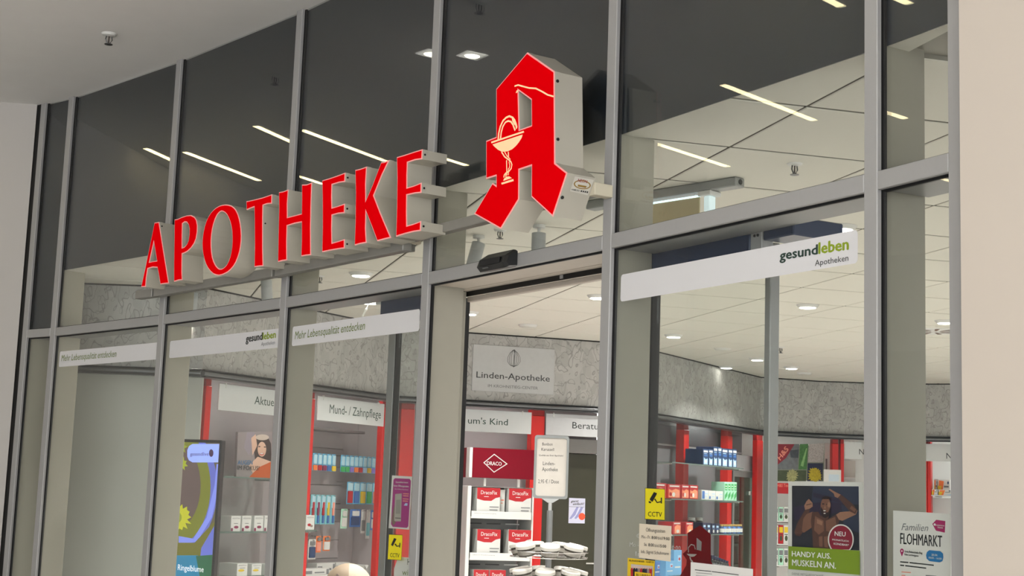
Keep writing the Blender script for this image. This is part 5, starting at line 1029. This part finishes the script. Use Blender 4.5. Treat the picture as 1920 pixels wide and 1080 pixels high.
for i, (x0, x1, y0, y1, h) in enumerate(((858, 1040, 655, 672, 8), (1048, 1350, 674, 712, 8), (870, 1050, 685, 700, 4))): T.part('text_line', MB().prism(QP(pl, VT, zr, (x0, y0), (x1, y1), (x1, y1-h), (x0, y0-h)), VT-.0001, VT), M_txt)
T.part('text_block', MB().prism(QP(pl, VT, zr, (870, 705), (1240, 745), (1240, 790), (870, 750)), VT-.0001, VT), mat('pale grey print', (190, 190, 188), .6))
# fitness poster
zp_ = zm(1470, 890, 5.682); VP = .036
T = Thing('poster', 'poster of a shouting bare chested man reading HANDY AUS. MUSKELN AN.', 'poster', pl, (pl.uz(1478, 1024, VP)[0], VP, 1.2))
q = QP(pl, VP, zp_, (47, 72), (845, 80)); zlo = q[0][1]-.42
T.part('sheet', MB().prism([(q[0][0], zlo), (q[1][0], zlo), q[1], q[0]], VP, VP+.0004), M_paper)
M_n1 = mat('night navy print', (44, 45, 54), .5); M_n2 = mat('night blue print', (54, 60, 80), .5); M_n3 = mat('violet shade print', (52, 44, 66), .5); M_s1 = mat('brown skin print', (126, 88, 72), .5, 0, .12, 60); M_s2 = mat('dark brown skin print', (88, 60, 52), .5, 0, .12, 60); M_s3 = mat('lit brown skin print', (158, 116, 96), .5, 0, .1, 60); M_s4 = mat('deep brown print', (46, 32, 32), .5); M_g = mat('apple green print', (134, 160, 40), .5, 0, .02); M_w2 = mat('wine badge print', (142, 34, 56), .5)
print_part(T, pl, VP, zp_, [
 ([(85, 118), (795, 125), (803, 808), (85, 768)], M_n1), ([(310, 121), (795, 126), (797, 320), (290, 300)], M_n2), ([(100, 345), (400, 290), (640, 300), (600, 400), (110, 490)], M_n3), ([(310, 190), (600, 260), (600, 300), (315, 240)], M_n3), ([(610, 320), (797, 380), (800, 620), (640, 560)], M_n2),
 ([(225, 372), (278, 352), (262, 440), (232, 520), (196, 620), (170, 655), (130, 650), (110, 615), (140, 520), (185, 440)], M_s2), ([(205, 470), (240, 420), (300, 395), (350, 410), (340, 500), (300, 560), (210, 620), (190, 600)], M_s1),
 ([(300, 400), (365, 395), (410, 465), (475, 470), (555, 425), (600, 470), (560, 560), (525, 660), (520, 800), (310, 780), (300, 600), (285, 500)], M_s2), ([(330, 440), (420, 490), (425, 600), (370, 640), (320, 590)], M_s1), ([(445, 490), (545, 450), (560, 540), (510, 620), (450, 600)], M_s1), ([(370, 660), (410, 655), (410, 770), (375, 765)], M_s1), ([(425, 660), (465, 655), (470, 780), (430, 770)], M_s1), ([(350, 470), (410, 500), (405, 540), (350, 520)], M_s3),
 ([(555, 425), (600, 398), (700, 390), (765, 362), (782, 385), (765, 425), (700, 455), (620, 492), (585, 480)], M_s3), ([(778, 375), (740, 320), (650, 245), (602, 208), (568, 238), (640, 320), (700, 390), (760, 420)], M_s2), ([(720, 330), (770, 370), (750, 400), (700, 360)], M_s1), ([(604, 212), (560, 192), (488, 150), (472, 158), (530, 200), (540, 235), (572, 248)], M_s3),
 ([(225, 375), (214, 330), (240, 282), (265, 258), (302, 298), (306, 340), (272, 362)], M_s3), ([(236, 318), (292, 306), (294, 314), (238, 328)], M_s2),
 ([(398, 430), (480, 430), (470, 480), (430, 500), (400, 470)], M_s2), (ell(444, 335, 54, 95, 20), M_s1), (ell(448, 260, 50, 32, 16, 180, 360), M_s4), ([(396, 340), (390, 400), (410, 450), (440, 462), (478, 440), (496, 390), (494, 345), (470, 400), (430, 405)], M_s4), (ell(432, 398, 17, 26, 14), mat('mouth print', (60, 20, 22), .5)), (ell(432, 384, 14, 7, 10), M_bw), (ell(432, 412, 12, 6, 10), M_bw), (ell(417, 312, 13, 7, 10), M_s4), (ell(462, 316, 14, 7, 10), M_s4), ([(436, 320), (446, 360), (428, 362)], M_s3), (ell(478, 320, 18, 30, 10), M_s3),
 ([p for p in ell(605, 690, 138, 162, 32) if p[1] < 808], M_paper), ([p for p in ell(605, 692, 125, 150, 32) if p[1] < 808], M_w2),
 ([(47, 762), (806, 810), (808, 1068), (47, 1005)], M_g)], 'picture')
VX = VP-.0065
for t, x0, x1, y0, y1, yt, bo in (('NEU', 540, 655, 650, 658, 602, .02), ('MONATLICH', 514, 687, 700, 718, 682, .02), ('KÜNDBAR*', 530, 690, 745, 762, 724, .02), ('HANDY AUS.', 84, 500, 868, 896, 812, .035), ('MUSKELN AN.', 86, 552, 966, 1002, 902, .035)): words(T, pl, t, zp_(x0, y0), zp_(x1, y1), zp_(0, yt)[1], mat('poster white', (248, 248, 246), .6), VX, bo)
words(T, pl, 'DEINE MITGLIEDSCHAFT', zp_(84, 1066), zp_(420, 1092), zp_(0, 1042)[1], M_gry, VX)
# flea market poster
pl = BAY[6]; zfl = zm(1655, 810, 4.0)
T = Thing('poster', 'white poster reading Familien FLOHMARKT in the narrow last bay', 'poster', pl, (pl.uz(1674, 1000, VP)[0], VP, 1.1))
q = QP(pl, VP, zfl, (78, 588), (512, 614)); zlo = q[0][1]-.42; T.part('sheet', MB().prism([(q[0][0], zlo), (q[1][0]-.002, zlo), (q[1][0]-.002, q[1][1]), q[0]], VP, VP+.0004), M_paper)
words(T, pl, 'Familien', zfl(140, 736), zfl(342, 744), zfl(0, 684)[1], M_gry, VP-.0006, -.008, .35); words(T, pl, 'FLOHMARKT', zfl(132, 838), zfl(445, 862), zfl(0, 756)[1], M_txt, VP-.0006, .02)
print_part(T, pl, VP, zfl, [([(372, 690), (402, 658), (470, 668), (466, 755), (400, 740)], mat('magenta print', (172, 36, 100), .5)), (ell(390, 694, 8, 9, 10), M_paper), (ell(144, 893, 14, 19, 14), MATS['magenta print']), ([(131, 900), (157, 900), (144, 934)], MATS['magenta print']), (ell(144, 893, 5, 7, 10), M_paper), ([(350, 886), (432, 894), (452, 912), (455, 940), (448, 968), (428, 978), (350, 968), (330, 950), (325, 925), (332, 900)], mat('azure print', (40, 120, 180), .5))], 'icons')
for t, x0, x1, y0, y1, yt, m_, bo in (('kostenlose', 396, 462, 702, 708, 690, M_paper, .01), ('Flohmarkt', 412, 452, 720, 724, 708, M_paper, .01), ('Greta-Bobenscheibe-Ring', 164, 297, 902, 916, 886, M_txt, .03), ('Ecke Lerchengasse', 164, 268, 924, 936, 909, M_txt, .03), ('20.04.', 366, 413, 928, 932, 912, M_paper, .02), ('10:00 - 16:00', 345, 442, 948, 958, 934, M_paper, .02)): words(T, pl, t, zfl(x0, y0), zfl(x1, y1), zfl(0, yt)[1], m_, VP-.0022, bo)
for i, (x0, x1, y0, y1, h) in enumerate(((130, 192, 978, 983, 9), (200, 382, 984, 1004, 9), (130, 160, 1003, 1006, 9), (168, 325, 1007, 1026, 9), (140, 210, 1053, 1058, 7), (140, 168, 1078, 1080, 7))): T.part('text_line', MB().prism(QP(pl, VP-.001, zfl, (x0, y0), (x1, y1), (x1, y1-h), (x0, y0-h)), VP-.0006, VP-.0003), M_txt if i < 4 else M_pnk)
T.part('photo', MB().prism(QP(pl, VP-.001, zfl, (322, 1072), (400, 1078), (400, 1200), (322, 1190)), VP-.0006, VP-.0003), M_gry)
# magenta poster on the fourth bay and the round edged white one below it
pl = BAY[3]
T = Thing('poster', 'magenta poster with a hand holding a phone on the fourth bay', 'poster', pl, (pl.uz(*zc2(60, 800), VP)[0], VP, 1.39))
q = QP(pl, VP, zc2, (42, 803), (160, 812), (178, 505), (62, 498)); T.part('sheet', MB().prism(q, VP, VP+.0006), M_paper)
print_part(T, pl, VP, zc2, [([(56, 780), (66, 795), (148, 802), (156, 792), (171, 530), (164, 518), (78, 514), (70, 524)], mat('deep magenta print', (166, 0, 124), .5)), ([(58, 760), (70, 690), (82, 660), (84, 770), (68, 790)], mat('hand print', (120, 92, 84), .5)), ([(74, 758), (80, 606), (118, 602), (113, 764), (80, 764)], mat('phone print', (176, 170, 160), .5)), ([(83, 720), (86, 640), (112, 638), (109, 720)], mat('phone grey print', (150, 146, 138), .5)), ([(130, 672), (140, 658), (152, 660), (150, 674)], M_lbl), ([(80, 742), (112, 744), (112, 748), (80, 746)], M_txt)], 'picture')
for t, x0, x1, y0, y1, yt, bo in (('Gesundheit kennt', 82, 155, 541, 544, 531, .02), ('keine Öffnungszeiten.', 72, 160, 562, 567, 551, .02), ('Ihre Online-Apotheke', 78, 156, 579, 584, 573, 0)): words(T, pl, t, zc2(x0, y0), zc2(x1, y1), zc2(0, yt)[1], M_paper, VP-.0016, bo)
for i, (x0, x1, y) in enumerate(((126, 160, 606), (126, 158, 618), (124, 158, 636), (124, 154, 648))): T.part('text_line', MB().prism(QP(pl, VP-.001, zc2, (x0, y), (x1, y+2), (x1, y-3), (x0, y-5)), VP-.0016, VP-.0013), M_pnk)
T = Thing('poster', 'round cornered white poster with green word at the bottom of the fourth bay', 'poster', pl, (pl.uz(*zc2(120, 1070), VP)[0], VP, 1.0))
q = QP(pl, VP, zc2, (100, 968), (165, 962)); zlo = q[0][1]-.3; uL = q[0][0]-.03
T.part('sheet', MB().prism([(uL, zlo), (q[1][0], zlo), (q[1][0], q[0][1]), (q[0][0]+.02, q[0][1]), (q[0][0]-.01, q[0][1]-.015), (uL, q[0][1]-.05)], VP, VP+.0006), M_paper)
words(T, pl, 'Hi', zc2(150, 1015), zc2(172, 1015), zc2(0, 980)[1], M_txt, VP-.0006); words(T, pl, 'wir', zc2(120, 1075), zc2(170, 1077), zc2(0, 1040)[1], M_olive, VP-.0006)
